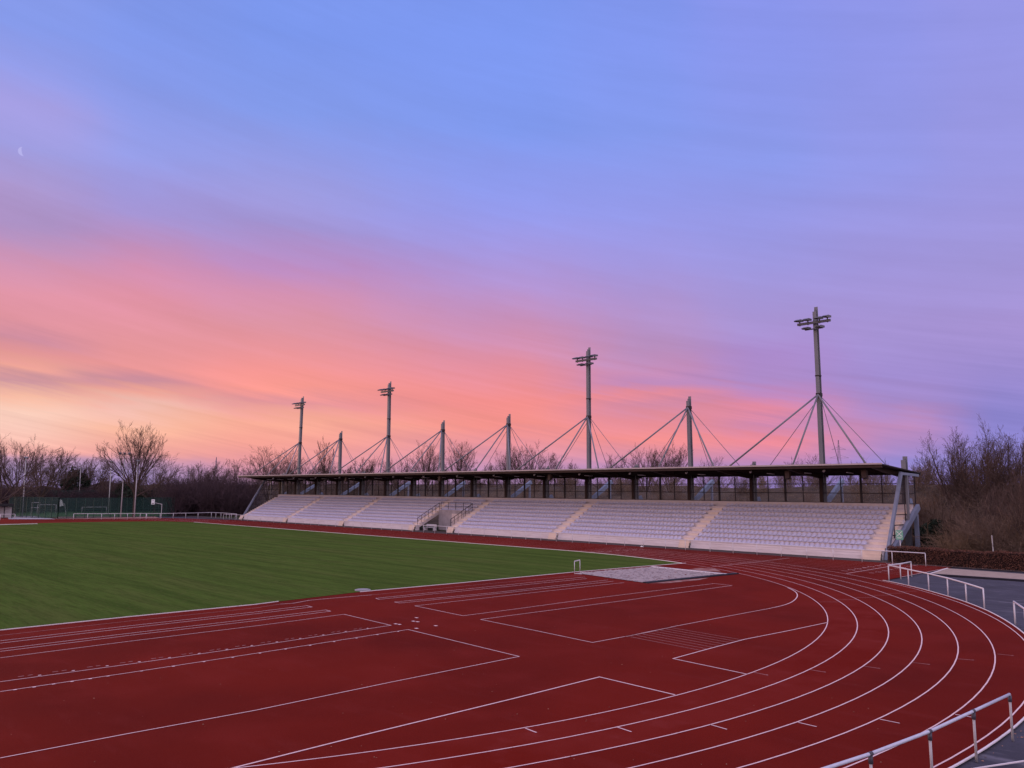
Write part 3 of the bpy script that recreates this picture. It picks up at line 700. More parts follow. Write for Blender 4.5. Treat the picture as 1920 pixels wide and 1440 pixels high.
for x, lit, lab in MAST:
    tp = onax(1, 57.05, *TOPX[x]); zt = tp.z; lean = (tp.x-x if lit else (tp.x-x), 0)
    t = thing('floodlight_mast' if lit else 'roof_mast', lab, 'mast', (x, 57.05, 0), 'masts holding up the stand roof')
    h_mast(x, -.05, zt, .44, .49, lean, None).build('pole', M['mast'], t)
    zc = 15.3 if x > -20 else 14.9
    zc = {17.6:15.6, 2.1:15.35, -13.2:15.2, -28.0:15.0, -42.6:14.9, -56.9:14.6, -71.6:14.7, -86.3:14.6}[x]
    cx = x+lean[0]*(zc/zt)
    c = MB(); c.box(cx-.235, cx+.235, 56.78, 57.32, zc-.17, zc+.17); c.build('collar', M['dark_steel'], t)
    if lit:
        c = MB(); cx2 = x+lean[0]*(17.6/zt); c.box(cx2-.232, cx2+.232, 56.785, 57.315, 17.5, 17.62); c.build('splice_band', M['dark_steel'], t)
    for dx, ty, tz in ((-7.0, 50.4, 8.2), (0, 50.4, 8.2), (7.1, 50.4, 8.2)):
        s_ = MB(); s_.tube([(cx, 56.8, zc), (x+dx, ty, rz(ty)-.05)], .085, 8); s_.build('stay_tube', M['mast'], t, True)
    for dx, ty in ((-7.0, 57.9), (6.6, 57.9)):
        s_ = MB(); s_.tube([(cx, 57.3, zc-.1), (x+dx, ty, rz(ty)-.05)], .032, 6); s_.build('stay_rod', M['cable'], t, True)
    s_ = MB(); s_.tube([(cx, 57.35, zc-.2), (x, 61.9, 6.9)], .032, 6); s_.build('stay_rod', M['cable'], t, True)
    if lit:
        za = zt-1.75; ax_ = x+lean[0]*(za/zt)
        ca = MB(); ca.box(ax_-1.75, ax_+1.75, 56.49, 56.71, za-.12, za+.12); ca.box(ax_-.95, ax_+.95, 56.49, 56.67, za-.72, za-.62)
        ca.build('crossarm', M['lamp_body'], t)
        for lx, lz in ((-1.5, .36), (-.62, .36), (.62, .36), (1.45, .40), (-.72, -.55), (.72, -.55)):
            fx = ax_+lx; fz = za+lz; b = MB(); hw = .26
            # flat wedge lamp, lens looking down at the field
            prof = [(56.95, fz+.14), (56.95, fz-.06), (55.9, fz-.16), (55.75, fz-.08), (56.25, fz+.12)]
            b.prism(prof, 0, fx-hw, fx+hw)
            b.box(fx-.05, fx+.05, 56.55, 56.65, min(fz, za+.1 if lz > 0 else fz)-.28, fz-.05) if lz > 0 else b.box(fx-.05, fx+.05, 56.55, 56.63, fz+.1, fz+.2)
            fl = b.build('floodlight', M['lamp_body'], t)
            gl = MB(); gl.add([(fx-hw*.85, 56.8, fz-.085), (fx+hw*.85, 56.8, fz-.085), (fx+hw*.85, 56.0, fz-.163), (fx-hw*.85, 56.0, fz-.163)], [(0,1,2,3)][::-1])
            gl.build('lens', M['lamp_glass'], fl)

# lamps and loudspeakers under the roof ------------------------------
first = None; first2 = None
tx = [21.9-4.0*i+(-.1 if i % 2 else 0) for i in range(29)]
for i, x in enumerate(tx):
    loc = Vector((x, 53.2, rz(53.2)-.36))
    if first is None:
        first = thing('strip_light', 'white strip light under the dark stand roof', 'lamp', loc, 'strip lights in a row under the stand roof')
        b = MB(); b.box(x-.07, x+.07, 52.5, 54.0, loc.z+.03, loc.z+.085); b.build('housing', M['dark_steel'], first)
        b = MB(); b.tube([(x, 52.52, loc.z), (x, 53.98, loc.z-.03)], .045, 8); b.build('tube', M['lamp_white'], first, True)
    else: dup(first, loc)
for i, x in enumerate([20.5-7.5*k for k in range(15)]):
    loc = Vector((x, 50.9, rz(50.9)-.38))
    if first2 is None:
        first2 = thing('spotlight', 'small white spotlight under the front of the dark stand roof', 'lamp', loc, 'small spotlights under the front of the stand roof')
        b = MB(); b.tube([(x, 50.9, loc.z+.26), (x, 50.9, loc.z+.05)], .02, 6); b.build('bracket', M['dark_steel'], first2)
        b = MB(); b.tube([(x, 51.02, loc.z+.06), (x, 50.78, loc.z-.04)], .07, 10, .11); b.build('lamp_head', M['lamp_white'], first2, True)
    else: dup(first2, loc)
lsp = [(-13.4, 'loudspeaker hanging below the roof edge near the middle of the stand'), (-58.3, 'loudspeaker hanging below the roof edge at the far part of the stand'),
       (17.4, 'loudspeaker hanging below the roof beside the floodlight mast nearest the hedge'), (24.6, 'loudspeaker hanging below the roof at the hedge end of the stand'), (-34.5, 'loudspeaker hanging below the roof above the walk-in gap')]
for x, lab in lsp:
    t = thing('loudspeaker', 'dark box '+lab, 'loudspeaker', (x, 49.9, 7.1), 'loudspeakers below the stand roof')
    b = MB(); b.beam((x, 49.95, 7.62), (x+.1, 49.7, 6.95), .46, .42, (0,1,0), .42, .3); b.build('cabinet', M['dark_wood'], t)
    b = MB(); b.tube([(x, 50.1, 7.55), (x, 50.1, rz(50.1)-.3)], .04, 6); b.build('bracket', M['dark_steel'], t)

# bench in the gap
t = thing('bench', 'white slatted bench standing in the walk-in gap of the stand', 'bench', (-37.0, 50.2, 0))
for x in (-38.0, -36.0):
    b = MB(); b.box(x-.04, x+.04, 50.0, 50.5, 0, .42); b.box(x-.04, x+.04, 50.5, 50.58, 0, .85); b.build('leg', M['white_metal'], t)
b = MB()
for j in range(3): b.box(-38.1, -35.9, 50.0+.17*j, 50.13+.17*j, .425, .46)
b.build('seat', M['white_metal'], t)
b = MB()
for j in range(2): b.box(-38.1, -35.9, 50.46, 50.495, .58+.16*j, .69+.16*j)
b.build('backrest', M['white_metal'], t)

# ------------------------------------------------------------------ rails
def rail(name, label, pts, h, r, rp, mt=None, mp=None, group='white rails round the track', clamps=False, runs=None):
    t = thing(name, label, 'rail', (pts[0][0], pts[0][1], 0), group)
    for q in pts:
        b = MB(); b.tube([(q[0], q[1], -.04), (q[0], q[1], h-r*.5)], rp, 8); pp = b.build('post', mp or M['white_metal'], t, True)
        if clamps:
            c = MB(); c.tube([(q[0], q[1], h-.17), (q[0], q[1], h-.03)], rp*1.5, 10); c.build('clamp', M['clamp'], pp, True)
    for run in (runs or [list(range(len(pts)))]):
        b = MB(); b.tube([(pts[i][0], pts[i][1], h) for i in run], r, 10); b.build('top_rail', mt or M['white_metal'], t, True)
        if clamps:
            for i in run[1:-1]:
                d = (Vector(pts[i+1][:2])-Vector(pts[i][:2])).normalized()*.05
                c = MB(); c.tube([(pts[i][0]-d.x, pts[i][1]-d.y, h), (pts[i][0]+d.x, pts[i][1]+d.y, h)], r*1.25, 10); c.build('joint', M['clamp'], t, True)
    return t
near = [onz(px, py) for px, py in ((1736.5,1061.5),(1676,1057),(1617.5,1053.5),(1562.5,1050),(1511,1047),(1461,1044),(1415,1041),(1370,1038),(1328,1035),(1286,1031.5),(1249,1029),(1211,1026))]
sr = [(p.x, 45.75) for p in near]
while sr[-1][0] > -92: sr.append((sr[-1][0]-2.42, 45.75-.0*len(sr)))
rail('rail', 'long white tube rail running in front of the grandstand plinth', sr, 1.0, .035, .03)
q = [onz(*p) for p in ((1709.5,1080.5),(1689,1085),(1667,1088),(1704,1097.5),(1742,1107),(1778,1117),(1812.5,1128.5),(1846,1141))]
rail('rail', 'white tube rail with a corner at the tip of the dark asphalt', [(p.x, p.y) for p in q], .98, .04, .036)
p = onz(1904, 1170); th0 = math.atan2(p.y, p.x); rr = math.hypot(p.x, p.y)
rail('rail', 'white tube rail cut by the picture edge on the dark asphalt', [(rr*math.cos(th0-i*.0515), rr*math.sin(th0-i*.0515)) for i in range(5)], .98, .04, .036)
pts = [tuple(onz(1899, 1386).xy), tuple(onz(1831, 1425).xy)]; th0 = math.atan2(pts[1][1], pts[1][0])
for i in range(1, 7): pts.append((47.66*math.cos(th0-i*.0487), 47.66*math.sin(th0-i*.0487)))
rail('rail', 'nearest grey tube rail with dark clamps beside the outer kerb', pts, 1.03, .034, .029, M['galv'], M['post'], clamps=True)
q = [onz(*p) for p in ((137.5,974),(164,974),(190,974),(214.5,973.8),(238.5,973.5),(262.5,973.3),(273.5,973.2))]
rail('rail', 'distant white rail in front of the green court fence', [(p.x, p.y) for p in q], 1.05, .04, .04)
q = [onz(*p) for p in ((274.5,973.2),(300,973),(324.5,972.5),(348,972),(371,971.5),(396,970.6),(404.5,971),(414,971.5),(424,972),(433.5,973),(443.5,974))]
rail('rail', 'distant white rail turning toward the far end of the stand', [(p.x, p.y) for p in q], 1.02, .04, .04)
q = [onz(*p) for p in ((27.5,975),(0,975.5),(-27,976),(-54,976.5))]
rail('rail', 'distant white rail below the tree at the left picture edge', [(p.x, p.y) for p in q], 1.05, .04, .04)

# ------------------------------------------------------------------ hurdle, lid, signs
a_, b_ = onz(1077.2, 1076.3), onz(1087.5, 1073.5); a_ = Vector((a_.x, a_.y, 0)); b_ = Vector((b_.x, b_.y, 0))
t = thing('hurdle', 'white hurdle frame standing at the corner of the sand pit', 'hurdle', a_)
fw = Vector((b_.y-a_.y, -(b_.x-a_.x), 0)).normalized()
for p in (a_, b_):
    m = MB(); m.tube([p, p+Vector((0,0,.86))], .021, 8); m.tube([p+Vector((0,0,.03)), p+fw*.55+Vector((0,0,.03))], .02, 8); m.build('upright', M['white_metal'], t, True)
m = MB(); m.beam(a_+Vector((0,0,.88)), b_+Vector((0,0,.88)), .025, .07, (0,0,1)); m.build('crossbar', M['white_metal'], t)
c = onz(680, 1107.2)
m = MB(); m.tube([(c.x, c.y, .0), (c.x, c.y, .055)], .46, 24); m.tube([(c.x, c.y, .056), (c.x, c.y, .075)], .38, 24)
tag(m.build('shaft_lid', layered('lid_grey', (.30, .30, .31), [((.2, .2, .21), 3, .4, .7, .6, None)], .7, .3), org=(c.x, c.y, 0)), 'round pale shaft lid at the edge of the grass', 'lid')
# assembly-point sign behind the hedge
base = Vector((26.9, 48.45, 0)); s0 = onax(1, 48.45, 1687, 1003)
t = thing('sign', 'green assembly point sign with white arrows on a white post', 'sign', (s0.x, 48.45, 0))
m = MB(); m.tube([(s0.x, 48.45, -.05), (s0.x, 48.45, s0.z-.1)], .035, 8); m.build('post', M['white_metal'], t, True)
m = MB(); hw, hh = .29, .39; m.box(s0.x-hw, s0.x+hw, 48.36, 48.40, s0.z-hh, s0.z+hh); pn = m.build('panel', M['sign_green'], t)
m = MB(); yy = 48.352; cz = s0.z+.09
def tri(pts): m.add([(s0.x+x_, yy, cz+z_) for x_, z_ in pts], [tuple(range(len(pts)))])
for sx in (-1, 1):
    for sz in (-1, 1):
        tri([(sx*.22, sz*.24), (sx*.25, sz*.21), (sx*.14, sz*.10), (sx*.11, sz*.13)][::sx*sz]); tri([(sx*.07, sz*.07), (sx*.19, sz*.08), (sx*.08, sz*.19)][::sx*sz])
for x_, s_ in ((-.05, .8), (.05, .8), (0, 1.0)): tri([(x_-.025*s_, -.07*s_), (x_+.025*s_, -.07*s_), (x_+.025*s_, .04*s_), (x_, .08*s_), (x_-.025*s_, .04*s_)])
for j, w_ in ((0, .2), (1, .13)): tri([(-w_, -.30-.07*j), (w_, -.30-.07*j), (w_, -.27-.07*j), (-w_, -.27-.07*j)])
m.build('symbol', M['sign_white'], pn)
# small white notice and gate frame at the far end
b0 = onz(287, 970.5); D = (b0-CAM).xy.length
s0 = atd(287, 941, D)
t = thing('sign', 'small white notice on a dark post in front of the far green fence', 'sign', (b0.x, b0.y, 0))
m = MB(); m.tube([(b0.x, b0.y, 0), (b0.x, b0.y, s0.z)], .05, 6); m.build('post', M['black'], t)
n_ = Vector((CAM.x-b0.x, CAM.y-b0.y, 0)).normalized(); sd_ = Vector((-n_.y, n_.x, 0))
def card(mb, c, w, h, dpt=.04): mb.beam(c-sd_*(w/2), c+sd_*(w/2), dpt, h, (0,0,1))
m = MB(); card(m, s0+n_*.07, .62, .98); pn = m.build('panel', M['sign_white'], t)
m = MB(); card(m, s0+n_*.095+Vector((0,0,-.30)), .32, .14, .01); card(m, s0+n_*.095+Vector((0,0,.25)), .22, .07, .01); m.build('notice_mark', M['black'], pn)

def postline(name, label, cat, pxs, hts, mtl, r, rail_z=None, group=None):
    pass
t_b = onz(302, 971.5); D = (t_b-CAM).xy.length; tz = atd(302, 945.5, D).z
t = thing('gate_frame', 'thin grey gate frame behind the distant white rail', 'gate', (t_b.x, t_b.y, 0))
q2 = onz(289.5, 971); 
m = MB(); m.tube([(t_b.x, t_b.y, 0), (t_b.x, t_b.y, tz)], .06, 6); m.build('post', M['post'], t)
m = MB(); m.tube([(t_b.x, t_b.y, tz), (q2.x, q2.y, tz+.25)], .05, 6); m.build('crossbar', M['post'], t)

# green court fence
def court_fence(label, p0, p1, h, n, name='court_fence'):
    t = thing(name, label, 'fence', (p0[0], p0[1], 0), 'green mesh fences round the sports court')
    P0 = Vector((p0[0], p0[1], 0)); P1 = Vector((p1[0], p1[1], 0))
    for i in range(n+1):
        p = P0.lerp(P1, i/n); m = MB(); m.beam(p+Vector((0,0,-.05)), p+Vector((0,0,h)), .11, .11, (1,0,0)); m.build('post', M['green_post'], t)
    m = MB()
    for z in (.12, h*.42, h-.06): m.tube([P0+Vector((0,0,z)), P1+Vector((0,0,z))], .035, 6)
    m.build('cross_rail', M['green_post'], t)
    m = MB(); d = (P1-P0).normalized(); s_ = Vector((-d.y, d.x, 0))*.006
    m.add([P0-s_, P1-s_, P1+s_, P0+s_]+[v+Vector((0,0,h-.05)) for v in (P0-s_, P1-s_, P1+s_, P0+s_)], [(3,2,1,0),(4,5,6,7),(0,1,5,4),(1,2,6,5),(2,3,7,6),(3,0,4,7)])
    m.build('mesh_panel', M['mesh_green'], t)
fA, fB, fC = onz(15, 969.3), onz(108, 972.6), onz(325, 968.0)
court_fence('green mesh court fence left of the corner, in front of the small goal', fA, fB, 4.0, 8)
court_fence('long green mesh court fence running right toward the dark bushes', fB, fC, 3.9, 14)
fD = atd(40, 958, 235); fE = atd(322, 960, 225); fD.z = fE.z = 0
court_fence('farther green mesh fence along the back of the sports court', fD, fE, 5.2, 16)
cg = MB(); cg.sheet([tuple((fA+Vector((-.6,.2,0))).xy), tuple((fB+Vector((-.8,.4,0))).xy), tuple((fC+Vector((-.6,.6,0))).xy), tuple(fE.xy), tuple(fD.xy)], -.02)
struct(cg.build('court_lawn', layered('court_grass', (.075, .15, .05), [((.05, .11, .04), .5, .4, .7, .7, None)], .95, .1)))
def goal(label, pxa, pxb, pybase, pytop, D):
    a_ = atd(pxa, pybase, D); b_ = atd(pxb, pybase, D); z = atd(pxa, pytop, D).z; a_.z = b_.z = 0
    t = thing('goal', label, 'goal', a_, 'goals on the sports court')
    bk = Vector((a_.x-CAM.x, a_.y-CAM.y, 0)).normalized()*1.0
    for p in (a_, b_):
        m = MB(); m.tube([p, p+Vector((0,0,z))], .055, 8); m.build('post', M['post'], t, True)
        m = MB(); m.tube([p+Vector((0,0,z)), p+bk], .03, 6); m.build('stay', M['post'], t, True)
    m = MB(); m.tube([a_+Vector((0,0,z)), b_+Vector((0,0,z))], .06, 8); m.build('crossbar', M['post'], t, True)
goal('white goal frame behind the left part of the green fence', 69, 104, 968, 946.5, 192)
goal('white goal frame behind the long green fence', 153, 199, 966, 951, 200)
# small board on legs
D = 188; a_ = atd(61, 969, D); a_.z = 0; c_ = atd(67, 947, D); n_ = Vector((CAM.x-a_.x, CAM.y-a_.y, 0)).normalized(); sd_ = Vector((-n_.y, n_.x, 0))
t = thing('scoreboard_frame', 'pale open board frame on legs behind the green fence', 'frame', a_)
for s_ in (-.7, .7):
    m = MB(); p = Vector((c_.x, c_.y, 0))+sd_*s_; m.tube([p, p+Vector((0,0,c_.z+.5))], .05, 6); m.build('leg', M['post'], t)
m = MB()
for dz in (-.5, .5): m.beam(c_-sd_*.75+Vector((0,0,dz)), c_+sd_*.75+Vector((0,0,dz)), .06, .12, (0,0,1))
m.build('crossbar', M['white_metal'], t)
# white tilted board (basketball backboard)
D = 200; c_ = atd(116.5, 943, D); g_ = Vector((c_.x, c_.y, 0))
t = thing('backboard', 'white basketball backboard tilted on a post behind the green fence', 'backboard', g_)
m = MB(); m.tube([g_+sd_*.9, g_+sd_*.5+Vector((0,0,c_.z-.2)), c_], .06, 6); m.build('post', M['post'], t)
m = MB(); m.add([c_+sd_*.35+Vector((0,0,-.6)), c_-sd_*.45+Vector((0,0,-.75)), c_-sd_*.45+Vector((0,0,.75)), c_-sd_*.1+Vector((0,0,.65))]+[v-n_*.05 for v in (c_+sd_*.35+Vector((0,0,-.6)), c_-sd_*.45+Vector((0,0,-.75)), c_-sd_*.45+Vector((0,0,.75)), c_-sd_*.1+Vector((0,0,.65)))],
   [(0,1,2,3),(7,6,5,4),(0,4,5,1),(1,5,6,2),(2,6,7,3),(3,7,4,0)]); m.build('board', M['sign_white'], t)
# lamp posts round the court
LP = [((41.5,969.5),(49,856),None,'leftmost pale floodlight pole, standing beside the pale paving',0), ((113,950),(116.5,898),265,'shortest-looking pale floodlight pole behind the backboard',0),
      ((147,952),(151.5,877),232,'pale floodlight pole behind the court, beside the dark evergreen',0), ((203,962),(209,864),196,'pale floodlight pole behind the fence, left of the crossbar-headed pole',0),
      ((226,970.5),(234.5,851),None,'floodlight pole with a cluster of lamps, left of the big bare tree',1), ((251.5,971.5),(258.5,862),None,'mottled floodlight pole in front of the big bare tree trunk',0)]
for (bp, tp, D, lab, cl) in LP:
    if D is None: b0 = onz(*bp); D = (b0-CAM).xy.length
    else: b0 = atd(*bp, D)
    b0.z = 0; z = atd(*tp, D).z; n_ = Vector((CAM.x-b0.x, CAM.y-b0.y, 0)).normalized(); sd_ = Vector((-n_.y, n_.x, 0))
    tpx = atd(*tp, D)
    t = thing('floodlight_pole', lab, 'lamp post', b0, 'floodlight poles round the sports court')
    m = MB(); m.tube([b0+Vector((0,0,-.1)), Vector((tpx.x, tpx.y, z))], .125, 10, .07); m.build('pole', M['post'], t, True)
    m = MB(); w = .9 if cl else .25; m.beam(Vector((tpx.x, tpx.y, z-.1))-sd_*w, Vector((tpx.x, tpx.y, z-.1))+sd_*w, .08, .08, (0,0,1)); m.build('crossarm', M['lamp_body'], t)
    for s_ in ((-.85, -.1, .75) if cl else (-.2, .2)):
        c_ = Vector((tpx.x, tpx.y, z-.1+(.25 if cl else 0)))+sd_*s_
        m = MB(); m.beam(c_-n_*.1, c_+n_*.35-Vector((0,0,.2)), .42 if cl else .3, .3 if cl else .14, (0,0,1)); m.build('lamp_head', M['lamp_body'], t)
# dark shelter at the far left
D = 182; a_ = atd(0, 972, D); a_.z = 0; zt = atd(10, 947, D).z; n_ = Vector((CAM.x-a_.x, CAM.y-a_.y, 0)).normalized(); sd_ = Vector((-n_.y, n_.x, 0))
t = thing('shelter', 'small open shelter with a dark flat roof under the left tree', 'shelter', a_)
m = MB(); c_ = a_+Vector((0,0,zt)); m.beam(c_-sd_*(-2.0)+Vector((0,0,0)), c_-sd_*2.4, 2.2, .42, (0,0,1)); m.build('roof', M['black'], t)
for s_ in (-1.9, -.6, .7, 1.7):
    for k in (-.9, .9):
        m = MB(); p = a_-sd_*s_+n_*k; m.tube([p, p+Vector((0,0,zt))], .07, 6); m.build('post', M['black'], t)
m = MB(); m.beam(a_-sd_*1.8-n_*.95+Vector((0,0,zt*.45)), a_+sd_*1.8-n_*.95+Vector((0,0,zt*.45)), .05, zt*.8, (0,0,1)); m.build('back_panel', M['post'], t)

# ------------------------------------------------------------------ trees
def segs_mesh(name, segs, n, mtl, parent=None, extra=None):
    A = np.array(segs, np.float32); P0 = A[:, 0:3]; P1 = A[:, 3:6]; r0 = A[:, 6:7]; r1 = A[:, 7:8]
    d = P1-P0; d /= np.maximum(np.linalg.norm(d, axis=1, keepdims=True), 1e-6)
    ref = np.where(np.abs(d[:, 2:3]) > .9, np.array([[1,0,0]], np.float32), np.array([[0,0,1]], np.float32))
    u = np.cross(d, ref); u /= np.linalg.norm(u, axis=1, keepdims=True); v = np.cross(d, u)
    ang = np.arange(n)*2*np.pi/n; c = np.cos(ang)[None, :, None]; s_ = np.sin(ang)[None, :, None]
    off = u[:, None]*c+v[:, None]*s_
    V = np.concatenate([P0[:, None]+off*r0[:, None], P1[:, None]+off*r1[:, None]], 1).reshape(-1, 3)
    k = np.arange(n); k2 = (k+1) % n
    q = np.stack([k, k2, k2+n, k+n], 1); F = (np.arange(len(A))[:, None, None]*2*n+q[None]).reshape(-1, 4)
    return V, F
def grow(seed, H, spread=.6, first=.28, nl=(9,6,5,4), levels=4, upw=.10, gnarl=.12, stems=1, twig=.012, fork=0, tilt=(.12, .8)):
    rg = random.Random(seed); thick = []; thin = []
    def rv(): return Vector((rg.gauss(0,1), rg.gauss(0,1), rg.gauss(0,1)))
    def branch(p, d, L, r, lev):
        ns = 6 if lev == 0 else (4 if lev < 3 else 2); seg = L/ns; pts = [p]; dirs = []
        for i in range(ns):
            d = (d+rv()*gnarl*(.5 if lev == 0 else 1)+Vector((0,0,upw*(1 if lev else .3)))).normalized()
            p = p+d*seg; pts.append(p); dirs.append(d)
        rend = r*(.35 if lev < levels else .5)
        for i in range(ns):
            ra = r+(rend-r)*i/ns; rb = r+(rend-r)*(i+1)/ns
            (thick if lev <= 1 else thin).append((*pts[i], *pts[i+1], max(ra, twig), max(rb, twig*.8)))
        if lev >= levels: return
        n = nl[min(lev, len(nl)-1)]; n = max(2, int(n*rg.uniform(.8, 1.25)))
        for j in range(n):
            t = (first if lev == 0 else .2)+(1-(first if lev == 0 else .2))*((j+rg.random())/n)
            i = min(ns-1, int(t*ns)); f = t*ns-i; q = pts[i].lerp(pts[i+1], f)
            dd = dirs[i]; perp = rv(); perp = (perp-dd*perp.dot(dd)).normalized()
            ang = rg.uniform(.5, 1.0)*(spread*1.35 if lev == 0 else (.62 if lev == 1 else .72))
            if lev == 0: ang *= 1.25-.5*t
            nd = (dd*math.cos(ang)+perp*math.sin(ang)).normalized()
            lr = (.62-.30*t if lev == 0 else (.52-.26*t if lev == 1 else .52-.15*t))*rg.uniform(.75, 1.2)
            branch(q, nd, L*lr, max(twig, (r+(rend-r)*t)*.55), lev+1)
    for s_ in range(stems):
        if fork:
            if s_ == 0: thick.append((0, 0, -.2, 0, 0, H*fork, H*.02, H*.016))
            a_ = 2*math.pi*(s_*.382+rg.random()*.12); tl = tilt[0]+(tilt[1]-tilt[0])*((s_+.5)/stems)**.8*rg.uniform(.8, 1.15); z0 = H*fork*rg.uniform(.72, 1.0)
            branch(Vector((0, 0, z0)), Vector((math.cos(a_)*math.sin(tl), math.sin(a_)*math.sin(tl), math.cos(tl))), (H-z0)*rg.uniform(.85, 1.02)*(1-.12*tl), H*.009, 1)
        elif stems == 1: branch(Vector((0,0,-.2)), Vector((0,0,1)), H*.86, H*.017, 0)
        else:
            a_ = 2*math.pi*(s_+rg.random()*.6)/stems; tl = rg.uniform(.10, .38)
            branch(Vector((math.cos(a_)*.2, math.sin(a_)*.2, -.2)), Vector((math.cos(a_)*math.sin(tl), math.sin(a_)*math.sin(tl), math.cos(tl))), H*rg.uniform(.68, .9), H*.012, 0)
    return thick, thin
TREEV = {}
def tree_kind(key, leaves=0, tm='twig', **kw):
    thick, thin = grow(**kw)
    V, F = segs_mesh(key, thick, 6, None); a_ = fast_mesh('trunk', V, F); a_.materials.append(M['bark'])
    V, F = segs_mesh(key, thin, 3, None)
    zmax = max(V[:, 2].max(), 1)
    if leaves:
        rg = np.random.default_rng(kw['seed']); tips = np.array([s_[3:6] for s_ in thin], np.float32)
        tips = tips[rg.choice(len(tips), min(leaves, len(tips)), replace=False)]
        k = len(tips); a2 = rg.normal(size=(k, 3)).astype(np.float32); a2 /= np.linalg.norm(a2, axis=1, keepdims=True); b2 = rg.normal(size=(k, 3)).astype(np.float32)
        b2 = np.cross(a2, b2); b2 /= np.linalg.norm(b2, axis=1, keepdims=True); sz = rg.uniform(.03, .085, (k, 1)).astype(np.float32)
        Q = np.stack([tips-a2*sz, tips-b2*sz*.6, tips+a2*sz, tips+b2*sz*.6], 1).reshape(-1, 3); n0 = len(V)
        V = np.concatenate([V, Q]); F = np.concatenate([F, (np.arange(k*4).reshape(-1, 4)+n0)])
    b_ = fast_mesh('crown', V, F); b_.materials.append(M[tm])
    TREEV[key] = (a_, b_, float(zmax))
tree_kind('vase', seed=11, H=18, nl=(0,9,6,5), levels=4, upw=.05, gnarl=.075, stems=14, fork=.32, tilt=(.05, 1.0), twig=.017)
tree_kind('round', seed=23, H=13, nl=(0,9,6,5), levels=4, upw=.05, gnarl=.10, stems=11, fork=.26, tilt=(.08, 1.05), twig=.015)
tree_kind('multi', seed=37, H=12, nl=(0,9,6,5), levels=4, upw=.06, gnarl=.09, stems=11, fork=.10, tilt=(.05, .8), twig=.014)
tree_kind('slim', seed=41, H=13, spread=.5, first=.18, nl=(20,6,5,4), levels=4, upw=.13, gnarl=.08, twig=.014)
tree_kind('gnarl', seed=59, H=12, nl=(0,9,6,5), levels=4, upw=.05, gnarl=.17, stems=9, fork=.22, tilt=(.15, 1.15), twig=.016)
tree_kind('budded', seed=67, leaves=4200, H=14, nl=(0,10,6,4), levels=4, upw=.07, gnarl=.085, stems=13, fork=.2, tilt=(.04, .85), twig=.0125)
tree_kind('budded_b', seed=167, leaves=3600, H=14, nl=(0,10,6,4), levels=4, upw=.08, gnarl=.09, stems=11, fork=.25, tilt=(.05, .9), twig=.0125)
tree_kind('bushy', seed=71, H=9, nl=(0,10,7,5), levels=4, upw=.06, gnarl=.11, stems=14, fork=.06, tilt=(.08, 1.0), twig=.015, leaves=2000)
def tree(kind, x, y, h, label, rz_=None, group=None, wide=1.0, z=0, cat='tree', name='bare_tree'):
    a_, b_, zm = TREEV[kind]; s_ = h/zm
    t = thing(name, label, cat, (x, y, z), group); t.rotation_euler = (0, 0, R_.uniform(0, 6.28) if rz_ is None else rz_); t.scale = (s_*wide, s_*wide, s_)
    for nm, me in (('trunk', a_), ('crown', b_)):
        o = bpy.data.objects.new(nm, me); COL.objects.link(o); o.parent = t; ORG[o.name] = Vector((x, y, z))
    return t
def tree_px(kind, px, pytop, D, label, base=0.0, **kw):
    p = atd(px, pytop, D); return tree(kind, p.x, p.y, (p.z-base)*1.04, label, z=base, **kw)
GL = 'bare trees beyond the far end of the track'
tree_px('gnarl', 12, 816, 186, 'tall bare tree at the left picture edge, its trunk in front of the shelter', group=GL, wide=.95)
tree_px('round', 40, 818, 205, 'tall bare tree second from the left picture edge', group=GL, wide=.9)
tree_px('round', 84, 832, 212, 'bare tree leaning right behind the leftmost floodlight pole', group=GL, wide=1.0)
tree_px('gnarl', 112, 851, 235, 'low spreading bare tree behind the shortest-looking floodlight pole', group=GL, wide=1.3)
tree_px('round', 172, 853, 240, 'bare tree rising behind the dark evergreen', group=GL, wide=1.2)
tree_px('vase', 262, 792, 178, 'biggest bare tree, vase-shaped, rising above the court fence', group=GL, wide=.86, rz_=1.0)
tree_px('multi', 297, 848, 215, 'bare tree close to the right of the biggest vase-shaped tree', group=GL, wide=1.1)
tree_px('bushy', 225, 884, 225, 'low twiggy tree to the left of the biggest bare tree', group=GL, wide=1.2)
tree_px('bushy', 388, 864, 250, 'dense dark bare tree in front of the distant pylon', group=GL, wide=.9)
tree_px('multi', 441, 861, 245, 'bare tree just left of the stand roof tip', group=GL, wide=.95)
GB = 'bare trees behind the grandstand'
